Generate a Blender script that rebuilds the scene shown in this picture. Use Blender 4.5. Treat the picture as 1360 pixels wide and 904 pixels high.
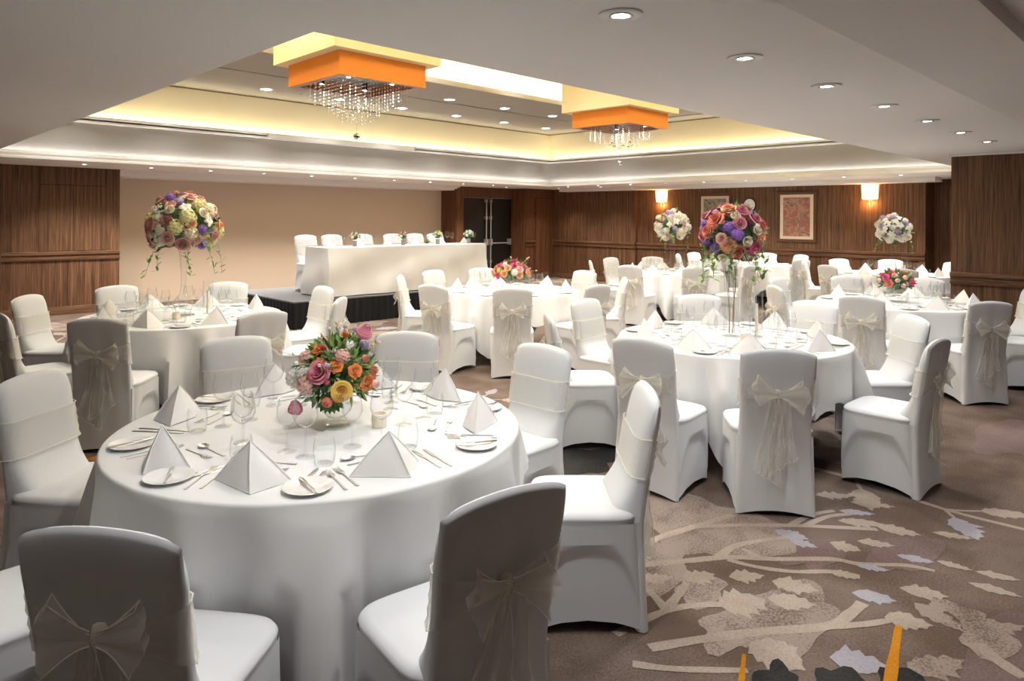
import bpy, math, random
from mathutils import Vector, Matrix, noise
random.seed(11)
PI = math.pi
S = bpy.context.scene
C = S.collection
for o in list(bpy.data.objects): bpy.data.objects.remove(o)

# ------------------------------------------------------------------ camera, world, lights, exposure
H, F = 1.66, 925.0
cd = bpy.data.cameras.new('camera'); cam = bpy.data.objects.new('camera', cd); C.objects.link(cam)
cd.sensor_width = 36; cd.lens = F/1360*36; cd.shift_y = -(452-289)/1360; cd.clip_end = 200; cd.clip_start = .05
cam.location = (0, 0, H)
YAW = -math.atan2(.7004, .7138)
cam.matrix_world = Matrix.Translation((0, 0, H)) @ Matrix.Rotation(YAW, 4, 'Z') @ Matrix.Rotation(PI/2, 4, 'X') @ Matrix.Rotation(math.radians(.404), 4, 'Z')
S.camera = cam
S.view_settings.view_transform = 'Standard'; S.view_settings.look = 'None'
S.view_settings.gamma = 1; S.view_settings.use_curve_mapping = False
S.view_settings.exposure = 1.06
w = bpy.data.worlds.new('world'); S.world = w; w.use_nodes = True
w.node_tree.nodes['Background'].inputs[0].default_value = (.75, .82, 1, 1)
w.node_tree.nodes['Background'].inputs[1].default_value = .16

NEUT = (1, .975, .945)
def light(kind, name, loc, power, color=NEUT, **kw):
    l = bpy.data.lights.new(name, kind); l.energy = power; l.color = color
    o = bpy.data.objects.new(name, l); o.location = loc; C.objects.link(o)
    rot = kw.pop('rot', None)
    for k, v in kw.items(): setattr(l, k, v)
    if rot: o.rotation_euler = rot
    return o
# tray: opening in the low ceiling OX0..OX1, OY0..OY1
OX0, OX1, OY0, OY1 = 1.48, 12.9, 2.73, 11.8
ZL, ZM, ZT, ZC = 2.45, 3.03, 3.77, 4.2      # low ceiling, ledge, tray ceiling, coffer ceiling
CX0, CX1, CY0, CY1 = 2.3, 11.0, 3.6, 8.56   # coffer in the tray ceiling
ROWA = [(5.19+1.37*k, 11.15) for k in range(-2, 6)]
ROWB = [(5.19+1.37*k, 9.7) for k in range(-2, 6)]
for (x, y) in ROWA + ROWB:
    light('SPOT', 'tray_downlight_glow', (x, y, ZT-.03), 38, spot_size=1.75 if y > 11 else 2.2, spot_blend=.9, shadow_soft_size=.06)
for i in range(5):
    for j in range(3):
        light('SPOT', 'coffer_downlight_glow', (3.1+1.75*i, 4.1+1.95*j, ZC-.03), 62, spot_size=2.2, spot_blend=.9, shadow_soft_size=.08)
for k in range(6):
    light('SPOT', 'tray_side_downlight_glow', (2.7+1.8*k, 3.15, ZT-.03), 36, spot_size=2.2, spot_blend=.9, shadow_soft_size=.06)
LOWL = [(2.18+1.0*k, 1.63) for k in range(7)]
LOW_FILL = [(x, 1.63) for x in (1.18, .18, -.82, -1.82)]+[(x, -1.4) for x in (-2.5, .5, 3.5, 6.5)]+[(-2.6, y) for y in (4.0, 7.0, 10.0)]  # unseen downlights added as fill on chair backs, napkins and low ceiling
for k, (x, y) in enumerate(LOWL+LOW_FILL):
    light('SPOT', 'aisle_and_fill_glow', (x, y, ZL-.03), 23 if k < 7 else (34, 5, 2, 2, 4, 3, 45, 12, 9, 9, 9)[k-7], spot_size=2.4, spot_blend=.9, shadow_soft_size=.05)
WASH = [(2.85+.97*k, 12.45) for k in range(10)]
WASHC = [(12.5, 12.95), (13.8, 12.3), (13.8, 10.9)]
for (x, y) in WASHC: light('SPOT', 'wall_wash_glow', (x, y, ZL-.03), 30, color=(1, .93, .83), spot_size=1.9, spot_blend=.8, shadow_soft_size=.02)
WASHR = [(13.25, 11.5-.95*k) for k in range(10)]
for (x, y) in WASH: light('SPOT', 'wall_wash_glow', (x, y, ZL-.03), 105, color=(1, .93, .83), spot_size=2.1, spot_blend=.9, shadow_soft_size=.02)
for (x, y) in WASHR: light('SPOT', 'wall_wash_glow', (x, y, ZL-.03), 55, color=(1, .93, .83), spot_size=2.1, spot_blend=.9, shadow_soft_size=.02)
def cove(z, power, color, inset, x0=OX0, x1=OX1, y0=OY0, y1=OY1):
    i = inset; lx, ly = x1-x0, y1-y0; cx, cy = (x0+x1)/2, (y0+y1)/2
    for (p, sx, sy) in (((cx, y1+i, z), lx, .05), ((cx, y0-i, z), lx, .05), ((x0-i, cy, z), .05, ly), ((x1+i, cy, z), .05, ly)):
        light('AREA', 'cove_strip_glow', p, power*max(sx, sy), color, shape='RECTANGLE', size=sx, size_y=sy, rot=(PI, 0, 0))
cove(ZL+.07, .9, (1, .97, .93), .06)
cove(ZM+.05, 1.4, (1, .88, .55), .07)
cove(ZT+.07, 6.0, (1, .91, .68), .08, CX0, CX1, CY0, CY1)

# ------------------------------------------------------------------ helpers
class MB:
    def __init__(s): s.v = []; s.f = []; s.m = []; s.mi = 0
    def add(s, vs, fs):
        b = len(s.v); s.v += [tuple(p) for p in vs]; s.f += [tuple(b+i for i in f) for f in fs]; s.m += [s.mi]*len(fs); return s
    def box(s, x0, x1, y0, y1, z0, z1):
        return s.add([(x0,y0,z0),(x1,y0,z0),(x1,y1,z0),(x0,y1,z0),(x0,y0,z1),(x1,y0,z1),(x1,y1,z1),(x0,y1,z1)],
              [(0,3,2,1),(4,5,6,7),(0,1,5,4),(1,2,6,5),(2,3,7,6),(3,0,4,7)])
    def grid(s, rows, closed=False, flip=False):
        n, k = len(rows), len(rows[0]); vs = [p for r in rows for p in r]; fs = []
        for i in range(n-1):
            for j in range(k if closed else k-1):
                q = (i*k+j, i*k+(j+1)%k, (i+1)*k+(j+1)%k, (i+1)*k+j)
                fs.append(q[::-1] if flip else q)
        return s.add(vs, fs)
    def lathe(s, prof, seg=24, c=(0,0,0), cap=False):
        rows = [[(c[0]+r*math.cos(2*PI*j/seg), c[1]+r*math.sin(2*PI*j/seg), c[2]+z) for j in range(seg)] for r, z in prof]
        s.grid(rows, True)
        return s
    def tube(s, pts, r, seg=8, r2=None):
        pts = [Vector(p) for p in pts]; n = len(pts); rows = []
        for i, p in enumerate(pts):
            d = (pts[min(i+1, n-1)]-pts[max(i-1, 0)]).normalized()
            a = Vector((0, 0, 1)) if abs(d.z) < .9 else Vector((1, 0, 0))
            u = d.cross(a).normalized(); v = d.cross(u)
            rr = r if r2 is None else r+(r2-r)*i/(n-1)
            rows.append([p+rr*(math.cos(2*PI*j/seg)*u+math.sin(2*PI*j/seg)*v) for j in range(seg)])
        s.grid(rows, True)
        b = len(s.v); k = seg
        s.add(rows[0], [tuple(range(k))]); s.add(rows[-1], [tuple(range(k))[::-1]])
        return s
    def ball(s, c, r, seg=12, rings=8, sz=1):
        return s.lathe([(max(r*math.sin(PI*i/rings), 1e-4), -r*sz*math.cos(PI*i/rings)) for i in range(rings+1)], seg, c)
    def disc(s, c, r, seg=24, up=True):
        return s.add([(c[0]+r*math.cos(2*PI*j/seg), c[1]+r*math.sin(2*PI*j/seg), c[2]) for j in range(seg)], [tuple(range(seg)) if up else tuple(range(seg))[::-1]])
    def mesh(s, name, mats, angle=40):
        me = bpy.data.meshes.new(name); me.from_pydata(s.v, [], s.f)
        if not isinstance(mats, (list, tuple)): mats = [mats]
        for m in mats: me.materials.append(m)
        for p, mi in zip(me.polygons, s.m): p.material_index = mi
        me.validate()
        if angle:
            me.shade_smooth(); me.set_sharp_from_angle(angle=math.radians(angle))
        me.update(); return me
    def build(s, name, mats, parent=None, angle=40, loc=None):
        o = bpy.data.objects.new(name, s.mesh(name, mats, angle)); C.objects.link(o)
        if parent is not None: o.parent = parent
        if loc: o.location = loc
        return o
def tag(o, label=None, cat=None, group=None, kind=None):
    if label: o['label'] = label
    if cat: o['category'] = cat
    if group: o['group'] = group
    if kind: o['kind'] = kind
    return o
def thing(name, label, cat, loc=(0,0,0), rz=0, group=None):
    o = bpy.data.objects.new(name, None); C.objects.link(o); o.empty_display_size = .1
    o.location = loc; o.rotation_euler = (0, 0, rz); return tag(o, label, cat, group)
def struct(name, mb, mats, parent=None, angle=40):
    o = mb.build(name, mats, parent, angle)
    o['kind'] = 'structure'
    return o
KIDS = {}
def copy_tree(o, parent=None):
    c = o.copy(); C.objects.link(c)
    if parent is not None: c.parent = parent
    for ch in KIDS[o.name] if o.name in KIDS else list(o.children): copy_tree(ch, c)
    return c
def place(proto, loc, rz, label, group, used):
    o = proto if not used.get(proto.name) else copy_tree(proto)
    used[proto.name] = True
    o.location = loc; o.rotation_euler = (0, 0, rz); o['label'] = label; o['group'] = group
    return o
def bevel(o, w=.004, seg=2):
    m = o.modifiers.new('bevel', 'BEVEL'); m.width = w; m.segments = seg; m.limit_method = 'ANGLE'; return o

# ------------------------------------------------------------------ materials
def base(name):
    m = bpy.data.materials.new(name); m.use_nodes = True
    return m, m.node_tree.nodes, m.node_tree.links, m.node_tree.nodes['Principled BSDF']
def pbr(name, col, rough=.6, metal=0, var=0, scale=8, bump=0, bscale=60, sheen=0, spec=.5, emit=None, es=0, sss=0, trans=0):
    m, N, L, P = base(name)
    P.inputs['Base Color'].default_value = (*col, 1); P.inputs['Roughness'].default_value = rough
    P.inputs['Metallic'].default_value = metal; P.inputs['Specular IOR Level'].default_value = spec
    P.inputs['Sheen Weight'].default_value = sheen
    tc = N.new('ShaderNodeTexCoord')
    if var:
        n = N.new('ShaderNodeTexNoise'); n.inputs['Scale'].default_value = scale; n.inputs['Detail'].default_value = 4
        L.new(tc.outputs['Object'], n.inputs['Vector'])
        r = N.new('ShaderNodeMapRange'); r.inputs[1].default_value = .3; r.inputs[2].default_value = .7
        r.inputs[3].default_value = 1-var; r.inputs[4].default_value = 1+var
        L.new(n.outputs['Fac'], r.inputs[0])
        h = N.new('ShaderNodeHueSaturation'); h.inputs['Color'].default_value = (*col, 1)
        L.new(r.outputs[0], h.inputs['Value']); L.new(h.outputs[0], P.inputs['Base Color'])
    if bump:
        n = N.new('ShaderNodeTexNoise'); n.inputs['Scale'].default_value = bscale; n.inputs['Detail'].default_value = 3
        L.new(tc.outputs['Object'], n.inputs['Vector'])
        b = N.new('ShaderNodeBump'); b.inputs['Strength'].default_value = bump; b.inputs['Distance'].default_value = .01
        L.new(n.outputs['Fac'], b.inputs['Height']); L.new(b.outputs[0], P.inputs['Normal'])
    if emit: P.inputs['Emission Color'].default_value = (*emit, 1); P.inputs['Emission Strength'].default_value = es
    return m
def wood_mat(name, a, b, c, axis_scale=(26, 26, .55)):
    m, N, L, P = base(name)
    tc = N.new('ShaderNodeTexCoord'); mp = N.new('ShaderNodeMapping'); mp.inputs['Scale'].default_value = axis_scale
    L.new(tc.outputs['Object'], mp.inputs[0])
    n = N.new('ShaderNodeTexNoise'); n.inputs['Scale'].default_value = 1; n.inputs['Detail'].default_value = 5; n.inputs['Roughness'].default_value = .65
    L.new(mp.outputs[0], n.inputs['Vector'])
    mp2 = N.new('ShaderNodeMapping'); mp2.inputs['Scale'].default_value = tuple(x*5 for x in axis_scale)
    L.new(tc.outputs['Object'], mp2.inputs[0])
    n2 = N.new('ShaderNodeTexNoise'); n2.inputs['Scale'].default_value = 1; n2.inputs['Detail'].default_value = 3
    L.new(mp2.outputs[0], n2.inputs['Vector'])
    mx = N.new('ShaderNodeMath'); mx.operation = 'MULTIPLY_ADD'; mx.inputs[1].default_value = .45; 
    L.new(n2.outputs['Fac'], mx.inputs[0])
    m2 = N.new('ShaderNodeMath'); m2.operation = 'MULTIPLY'; m2.inputs[1].default_value = .6
    L.new(n.outputs['Fac'], m2.inputs[0]); L.new(m2.outputs[0], mx.inputs[2])
    r = N.new('ShaderNodeValToRGB'); e = r.color_ramp.elements
    e[0].position = .40; e[0].color = (*a, 1); e[1].position = .64; e[1].color = (*c, 1)
    k = e.new(.52); k.color = (*b, 1)
    L.new(mx.outputs[0], r.inputs[0]); L.new(r.outputs[0], P.inputs['Base Color'])
    P.inputs['Roughness'].default_value = .5; P.inputs['Specular IOR Level'].default_value = .3
    return m
M = {}
WA, WB, WC = (.045, .020, .010), (.125, .060, .030), (.21, .112, .060)
M['wood'] = wood_mat('zebrano_panel', WA, WB, WC)
M['wood_h'] = wood_mat('zebrano_rail', WA, WB, WC, (1.2, 1.2, 60))
M['wood_red'] = wood_mat('walnut_panel', (.05, .019, .009), (.125, .052, .024), (.19, .088, .042), (22, 22, .5))
M['groove'] = pbr('panel_groove', (.02, .009, .005), .8)
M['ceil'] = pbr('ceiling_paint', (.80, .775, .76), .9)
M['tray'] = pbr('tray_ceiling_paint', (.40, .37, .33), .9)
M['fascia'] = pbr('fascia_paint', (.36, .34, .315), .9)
M['mould'] = pbr('white_moulding', (.96, .95, .93), .6)
M['coved'] = pbr('cove_plaster', (.86, .78, .60), .9)
M['cream'] = pbr('cream_wall', (.60, .495, .395), .85)
M['fab'] = pbr('white_spandex', (.72, .74, .765), .75, sheen=.15, bump=.04, bscale=9)
M['cloth'] = pbr('white_table_linen', (.75, .755, .76), .8, bump=.12, bscale=5, sheen=.1)
M['napkin'] = pbr('white_napkin_linen', (.84, .83, .82), .85, bump=.10, bscale=40)
M['black'] = pbr('black_steel', (.012, .012, .013), .5)
M['tableleg'] = pbr('dark_table_leg', (.02, .018, .018), .5)
M['tabletop'] = pbr('table_board', (.25, .17, .1), .6)
M['china'] = pbr('white_china', (.82, .82, .80), .15)
M['steel'] = pbr('polished_steel', (.66, .69, .73), .36, 1)
M['chrome'] = pbr('chrome', (.75, .75, .75), .12, 1)
M['brass'] = pbr('brass', (.7, .55, .3), .25, 1)
M['candle'] = pbr('ivory_candle', (.9, .82, .66), .5)
M['rod'] = pbr('satin_steel', (.38, .37, .36), .45, .35)
M['door'] = pbr('black_door_paint', (.005, .005, .005), .45)
M['deck'] = pbr('grey_stage_carpet', (.17, .17, .175), .95, var=.25, scale=60)
M['skirt'] = pbr('black_skirting_cloth', (.004, .004, .006), .9)
M['yellow'] = pbr('pale_yellow_shade', (.85, .71, .43), .8)
M['orange'] = pbr('orange_shade', (.80, .26, .03), .7)
M['mirror'] = pbr('mirror_plate', (.40, .39, .39), .5, .5)
M['lamp'] = pbr('lamp_lens', (1, 1, 1), .3, emit=(1, .97, .9), es=9)
M['white'] = pbr('white_enamel', (.75, .73, .71), .4)
M['sconce'] = pbr('lit_amber_glass', (1, .7, .35), .4, emit=(1, .56, .17), es=3.2)
M['frame'] = pbr('brown_gilt_frame', (.10, .038, .014), .4)
M['mat'] = pbr('picture_mount', (.68, .58, .46), .8)
M['clockface'] = pbr('clock_face', (.8, .8, .78), .5)
def thin_glass(name, tint=(1, 1, 1), k=.5, lo=.05):
    m, N, L, P = base(name); N.remove(P); out = N['Material Output']
    t = N.new('ShaderNodeBsdfTransparent'); t.inputs[0].default_value = (*tint, 1)
    g = N.new('ShaderNodeBsdfGlossy'); g.inputs['Roughness'].default_value = .03; g.inputs[0].default_value = (.9, .92, .92, 1)
    lw = N.new('ShaderNodeLayerWeight'); lw.inputs[0].default_value = k
    cr = N.new('ShaderNodeMix'); cr.data_type = 'RGBA'; cr.inputs['A'].default_value = (*tint, 1); cr.inputs['B'].default_value = (.50, .54, .56, 1); pw = N.new('ShaderNodeMath'); pw.operation = 'POWER'; pw.inputs[1].default_value = 4; L.new(lw.outputs['Facing'], pw.inputs[0]); L.new(pw.outputs[0], cr.inputs['Factor']); L.new(cr.outputs['Result'], t.inputs[0])
    r = N.new('ShaderNodeMapRange'); r.inputs[3].default_value = lo; r.inputs[4].default_value = .55 if lo < .03 else .85
    p = N.new('ShaderNodeMath'); p.operation = 'POWER'; p.inputs[1].default_value = 2.2
    L.new(lw.outputs['Facing'], p.inputs[0]); L.new(p.outputs[0], r.inputs[0])
    mx = N.new('ShaderNodeMixShader'); L.new(r.outputs[0], mx.inputs[0]); L.new(t.outputs[0], mx.inputs[1]); L.new(g.outputs[0], mx.inputs[2])
    L.new(mx.outputs[0], out.inputs[0]); return m
M['glass'] = thin_glass('clear_glass', (.975, .98, .985), .5, .025)
M['crystal'] = pbr('cut_crystal', (.9, .88, .84), .08, .35)
def organza(name, fac, col=(.95, .91, .80)):
    m, N, L, P = base(name); N.remove(P); out = N['Material Output']
    t = N.new('ShaderNodeBsdfTransparent')
    d = N.new('ShaderNodeBsdfDiffuse'); d.inputs[0].default_value = (*col, 1)
    tr = N.new('ShaderNodeBsdfTranslucent'); tr.inputs[0].default_value = (*col, 1)
    a = N.new('ShaderNodeMixShader'); a.inputs[0].default_value = .4; L.new(d.outputs[0], a.inputs[1]); L.new(tr.outputs[0], a.inputs[2])
    lw = N.new('ShaderNodeLayerWeight'); lw.inputs[0].default_value = .5
    r = N.new('ShaderNodeMapRange'); r.inputs[3].default_value = fac*.9; r.inputs[4].default_value = min(fac*2.2, 1); L.new(lw.outputs['Facing'], r.inputs[0])
    mx = N.new('ShaderNodeMixShader'); L.new(r.outputs[0], mx.inputs[0]); L.new(t.outputs[0], mx.inputs[1]); L.new(a.outputs[0], mx.inputs[2])
    L.new(mx.outputs[0], out.inputs[0]); return m
M['org'] = organza('cream_organza', .27, (.95, .93, .86))
M['hem'] = organza('cream_organza_hem', .7, (.97, .94, .84))
M['knot'] = organza('cream_organza_gathered', .7)
def carpet(name, a, b, fac_lo, fac_hi, sc=2.2, speck=.5):
    m, N, L, P = base(name); tc = N.new('ShaderNodeTexCoord')
    n = N.new('ShaderNodeTexNoise'); n.inputs['Scale'].default_value = sc; n.inputs['Detail'].default_value = 3
    L.new(tc.outputs['Object'], n.inputs[0])
    s = N.new('ShaderNodeTexNoise'); s.inputs['Scale'].default_value = 95; s.inputs['Detail'].default_value = 1
    L.new(tc.outputs['Object'], s.inputs[0])
    ad = N.new('ShaderNodeMath'); ad.operation = 'MULTIPLY_ADD'; ad.inputs[1].default_value = speck
    L.new(s.outputs['Fac'], ad.inputs[0]); L.new(n.outputs['Fac'], ad.inputs[2])
    r = N.new('ShaderNodeValToRGB'); e = r.color_ramp.elements
    e[0].position = fac_lo; e[0].color = (*a, 1); e[1].position = fac_hi; e[1].color = (*b, 1)
    L.new(ad.outputs[0], r.inputs[0]); L.new(r.outputs[0], P.inputs['Base Color'])
    P.inputs['Roughness'].default_value = .95; P.inputs['Specular IOR Level'].default_value = .1
    bp = N.new('ShaderNodeBump'); bp.inputs['Strength'].default_value = .25; bp.inputs['Distance'].default_value = .004
    L.new(s.outputs['Fac'], bp.inputs['Height']); L.new(bp.outputs[0], P.inputs['Normal'])
    return m
M['cp'] = carpet('carpet_brown', (.115, .080, .061), (.205, .155, .130), .60, .92)
M['cp_mid'] = carpet('carpet_speckled_taupe', (.13, .092, .072), (.31, .25, .215), .64, 1.04, 5, .9)
M['cp_mauve'] = carpet('carpet_mauve', (.15, .10, .088), (.23, .17, .16), .6, .95)
M['cp_leaf'] = carpet('carpet_pale_leaf', (.29, .235, .19), (.45, .375, .32), .55, .95)
M['cp_lil'] = carpet('carpet_lilac_leaf', (.28, .265, .30), (.40, .385, .43), .55, .95)
M['cp_or'] = carpet('carpet_orange_streak', (.42, .16, .01), (.60, .26, .02), .55, .95)
M['cp_dk'] = carpet('carpet_dark_leaf', (.018, .018, .018), (.05, .047, .045), .55, .95)
M['abstract'] = None
def abstract(name, cols, sc):
    m, N, L, P = base(name); tc = N.new('ShaderNodeTexCoord')
    n = N.new('ShaderNodeTexNoise'); n.inputs['Scale'].default_value = sc; n.inputs['Detail'].default_value = 6; n.inputs['Distortion'].default_value = 1.6
    L.new(tc.outputs['Object'], n.inputs[0])
    r = N.new('ShaderNodeValToRGB'); e = r.color_ramp.elements
    e[0].position = .3; e[0].color = (*cols[0], 1); e[1].position = .72; e[1].color = (*cols[-1], 1)
    for i, c in enumerate(cols[1:-1]): k = e.new(.3+.42*(i+1)/(len(cols)-1)); k.color = (*c, 1)
    L.new(n.outputs['Fac'], r.inputs[0]); L.new(r.outputs[0], P.inputs['Base Color']); P.inputs['Roughness'].default_value = .6
    return m
PIC1 = abstract('floral_abstract_teal', [(.04, .08, .06), (.42, .33, .22), (.07, .16, .15), (.40, .25, .15), (.45, .12, .10)], 4)
PIC2 = abstract('floral_abstract_rose', [(.10, .05, .03), (.40, .28, .18), (.35, .09, .07), (.22, .19, .14), (.45, .38, .26)], 5)

# ------------------------------------------------------------------ structure
XW, XE, YN, YS = -5.0, 14.6, 13.45, -3.6
# floor with the woven leaf pattern lying in it
fl = MB(); fl.box(XW, 15.6, YS, 14.6, -.1, 0)
def pt(px, py):     # a point of the carpet pattern
    a = (px-680)/F; b = -(py-289)/F; r = math.radians(.404)
    a, b = a*math.cos(r)-b*math.sin(r), b*math.cos(r)+a*math.sin(r)
    t = -H/b
    return Vector((t*(.7004+.7138*a), t*(.7138-.7004*a)))
def cpt(cx, cy): return pt(840+cx/2.615, 640+cy/2.615)
zlev = [0.0004]
def leaf(a, b, wid=.42, mi=3, jag=.2, rnd=random):
    d = b-a; L_ = d.length; n = Vector((-d.y, d.x))/L_; N_ = 9; up, dn = [], []
    for side, arr in ((1, up), (-1, dn)):
        for i in range(N_+1):
            t = i/N_; w_ = wid*L_*.5*(math.sin(PI*min(t*1.0, 1)**.75)*.95+.05)*(1+rnd.uniform(-.2, .2))
            if i % 2 == 1 and 0 < i < N_: w_ *= 1+jag; t += .05
            elif i % 2 == 0 and 0 < i < N_: w_ *= 1-jag
            if i in (0, N_): w_ = L_*.012
            arr.append(a+d*t+n*side*w_)
    zlev[0] += .0000015; z = zlev[0]; vs = []; fs = []
    for u_, d_ in zip(up, dn): vs += [(u_.x, u_.y, z), (d_.x, d_.y, z)]
    for i in range(N_): fs.append((2*i, 2*i+1, 2*i+3, 2*i+2))
    fl.mi = mi; fl.add(vs, fs)
def branch(pts, w0, w1, mi=3):
    # smooth the polyline
    P_ = [Vector(p) for p in pts]; out = []
    for i in range(len(P_)-1):
        p0, p1, p2, p3 = P_[max(i-1, 0)], P_[i], P_[i+1], P_[min(i+2, len(P_)-1)]
        for k in range(6):
            t = k/6; out.append(.5*((2*p1)+(p2-p0)*t+(2*p0-5*p1+4*p2-p3)*t*t+(3*p1-p0-3*p2+p3)*t**3))
    out.append(P_[-1]); zlev[0] += .0000015; z = zlev[0]; vs = []; fs = []; n_ = len(out)
    for i, p in enumerate(out):
        d = (out[min(i+1, n_-1)]-out[max(i-1, 0)]).normalized(); n = Vector((-d.y, d.x)); w_ = (w0+(w1-w0)*i/(n_-1))/2*(1+.08*math.sin(i*.9))
        vs += [(p.x+n.x*w_, p.y+n.y*w_, z), (p.x-n.x*w_, p.y-n.y*w_, z)]
    for i in range(n_-1): fs.append((2*i, 2*i+1, 2*i+3, 2*i+2))
    fl.mi = mi; fl.add(vs, fs)
def blob(c, r, mi, seed, sx=1):
    zlev[0] += .0000015; n = 26; vs = []
    for i in range(n):
        a = 2*PI*i/n; rr = r*(.75+.5*noise.noise((math.cos(a)*1.4+seed, math.sin(a)*1.4, seed*.7)))
        vs.append((c.x+rr*math.cos(a)*sx, c.y+rr*math.sin(a)/sx, zlev[0]))
    fl.mi = mi; fl.add(vs, [tuple(range(n))])
rc = random.Random(5)
floorpts = []
for k in range(150):        # speckled taupe and mauve clouds of the weave
    c = Vector((rc.uniform(-2.5, 14), rc.uniform(-3, 13)))
    blob(c, rc.uniform(.25, .75), rc.choice((1, 1, 2)), k*1.37, rc.uniform(.6, 1.6))
for k in range(70):        # boughs with leaves over the whole room
    c = Vector((rc.uniform(-2.5, 14), rc.uniform(-3, 13))); a = rc.uniform(0, 2*PI)
    pp = cpt(260, 340)
    if (c-cpt(600, 350)).length < 1.5: continue
    pts = [c]
    for i in range(4):
        a += rc.uniform(-.45, .45); c = c+Vector((math.cos(a), math.sin(a)))*rc.uniform(.35, .55); pts.append(c)
    if any((p-cpt(600, 350)).length < 1.35 for p in pts): continue
    branch(pts, .055, .025)
    for i, p in enumerate(pts[1:]):
        for s in (-1, 1):
            if rc.random() < .75:
                b_ = a+s*rc.uniform(.4, 1.1); q = p+Vector((math.cos(b_), math.sin(b_)))*rc.uniform(.1, .2)
                branch([p, (p+q)/2+Vector((rc.uniform(-.02, .02), 0)), q], .03, .02)
                leaf(q, q+Vector((math.cos(b_+rc.uniform(-.4, .4)), math.sin(b_)))*rc.uniform(.2, .38), rc.uniform(.45, .75), rc.choice((3, 3, 3, 4)), rnd=rc)
for cx_, cy_, r, m3, sx in ((530,480,.30,1,1.5),(1130,450,.12,1,.8),(1250,540,.16,1,1.3),(330,500,.18,1,1.2),(950,240,.26,2,1.5),(640,250,.2,2,1.5),(250,380,.16,1,1.2)):
    blob(cpt(cx_, cy_), r, m3, cx_*.37, sx)
for pl, w0, w1 in (([(0,290),(180,275),(330,262),(500,268),(690,268),(790,285),(950,290),(1050,310)], .05, .03),
    ([(330,270),(430,295),(560,312),(690,312),(790,330)], .03, .04), ([(-60,260),(0,235),(90,195),(200,160),(350,115)], .06, .04),
    ([(200,155),(400,150),(600,153),(850,165)], .04, .04), ([(60,577),(250,545),(450,520),(680,500),(760,455),(800,420)], .05, .05),
    ([(680,500),(800,495),(900,480)], .05, .03), ([(-60,530),(20,490),(110,450),(200,430),(310,425)], .04, .04),
    ([(115,440),(70,390),(20,340)], .045, .03), ([(120,440),(160,390),(190,350)], .05, .03), ([(0,632),(150,650),(400,655)], .04, .03),
    ([(300,262),(350,225),(440,205),(560,190)], .05, .03), ([(550,150),(620,115),(700,100)], .04, .03), ([(600,152),(680,120),(760,112)], .04, .03),
    ([(450,270),(400,240),(380,235)], .03, .02), ([(1190,560),(1270,620),(1360,680)], .07, .05)):
    branch([cpt(*p) for p in pl], w0, w1)
for (x0, y0, x1, y1, wd, mi) in ((300,430,462,410,.95,3),(180,340,285,320,.7,3),(335,330,458,325,.6,3),(485,345,645,378,.7,3),(470,405,635,428,.7,3),(685,210,795,240,.7,3),
    (780,205,910,222,.5,3),(845,152,1003,185,.55,3),(1042,175,1188,198,.4,3),(918,255,1052,280,.45,4),(1058,275,1182,308,.4,3),(1190,312,1348,342,.4,3),
    (1168,350,1358,402,.35,3),(928,368,1098,400,.55,3),(762,385,918,415,.6,4),(875,470,1045,500,.75,3),(410,555,600,655,.9,3),(685,610,885,640,.8,4),
    (718,100,842,112,.4,4),(715,135,872,147,.45,3),(758,70,912,87,.4,3),(495,168,612,200,.6,4),(545,200,642,228,.6,4),(28,340,138,330,.6,3),
    (635,45,762,50,.5,3),(778,290,892,308,.4,4),(680,310,792,335,.5,3),(960,660,1150,620,.5,1),(1190,520,1360,500,.4,1),(980,420,1150,520,.5,1)):
    leaf(cpt(x0, y0), cpt(x1, y1), wd*1.0, mi, .19, rc)
for c, r, mi in ((pt(1030, 898), .10, 5), (pt(1110, 912), .13, 5), (pt(778, 612), .36, 5), (pt(1190, 912), .12, 5)): blob(c, r, mi, r*31, 1.2)
for (a, b, w0) in ((cpt(925, 500), cpt(893, 700), .03), (cpt(388, 598), cpt(378, 700), .016), (pt(425, 900), pt(412, 985), .05), (pt(2, 580), pt(30, 600), .1), (pt(150,600), pt(128,612), .12)):
    branch([a, (a+b)/2, b], w0*.8, w0*1.5, 6)
struct('floor', fl, [M['cp'], M['cp_mid'], M['cp_mauve'], M['cp_leaf'], M['cp_lil'], M['cp_dk'], M['cp_or']], angle=0)

# ceiling: low plane around the opening, vertical fascias, tray and coffer
c = MB()
X0, X1, Y0, Y1 = XW, 15.6, YS, 14.6
e_ = .005
c.box(X0, OX0, Y0+4.74, Y1, ZL, ZL+e_); c.box(OX1, X1, 1.14, Y1, ZL, ZL+e_)
c.box(OX0, OX1, OY1, Y1, ZL, ZL+e_); c.box(OX0, OX1, 1.14, OY0, ZL, ZL+e_)
rows = [[(X0, 1.14, ZL), (X1, 1.14, ZL)], [(X0, .67, ZL+.07), (X1, .67, ZL+.07)], [(X0, .66, ZL+.13), (X1, .66, ZL+.13)], [(X0, Y0, ZL+.13), (X1, Y0, ZL+.13)]]
c.grid(rows); 
struct('ceiling', c, [M['ceil']], angle=0)
def ring(mb, x0, x1, y0, y1, prof):
    # sweep a profile (offset outwards, z) round a rectangle
    rows = []
    for o, z in prof: rows.append([(x0-o, y0-o, z), (x1+o, y0-o, z), (x1+o, y1+o, z), (x0-o, y1+o, z)])
    mb.grid(rows, True)
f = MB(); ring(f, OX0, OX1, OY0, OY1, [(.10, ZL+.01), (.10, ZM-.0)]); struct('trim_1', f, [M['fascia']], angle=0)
m_ = MB()
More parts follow.
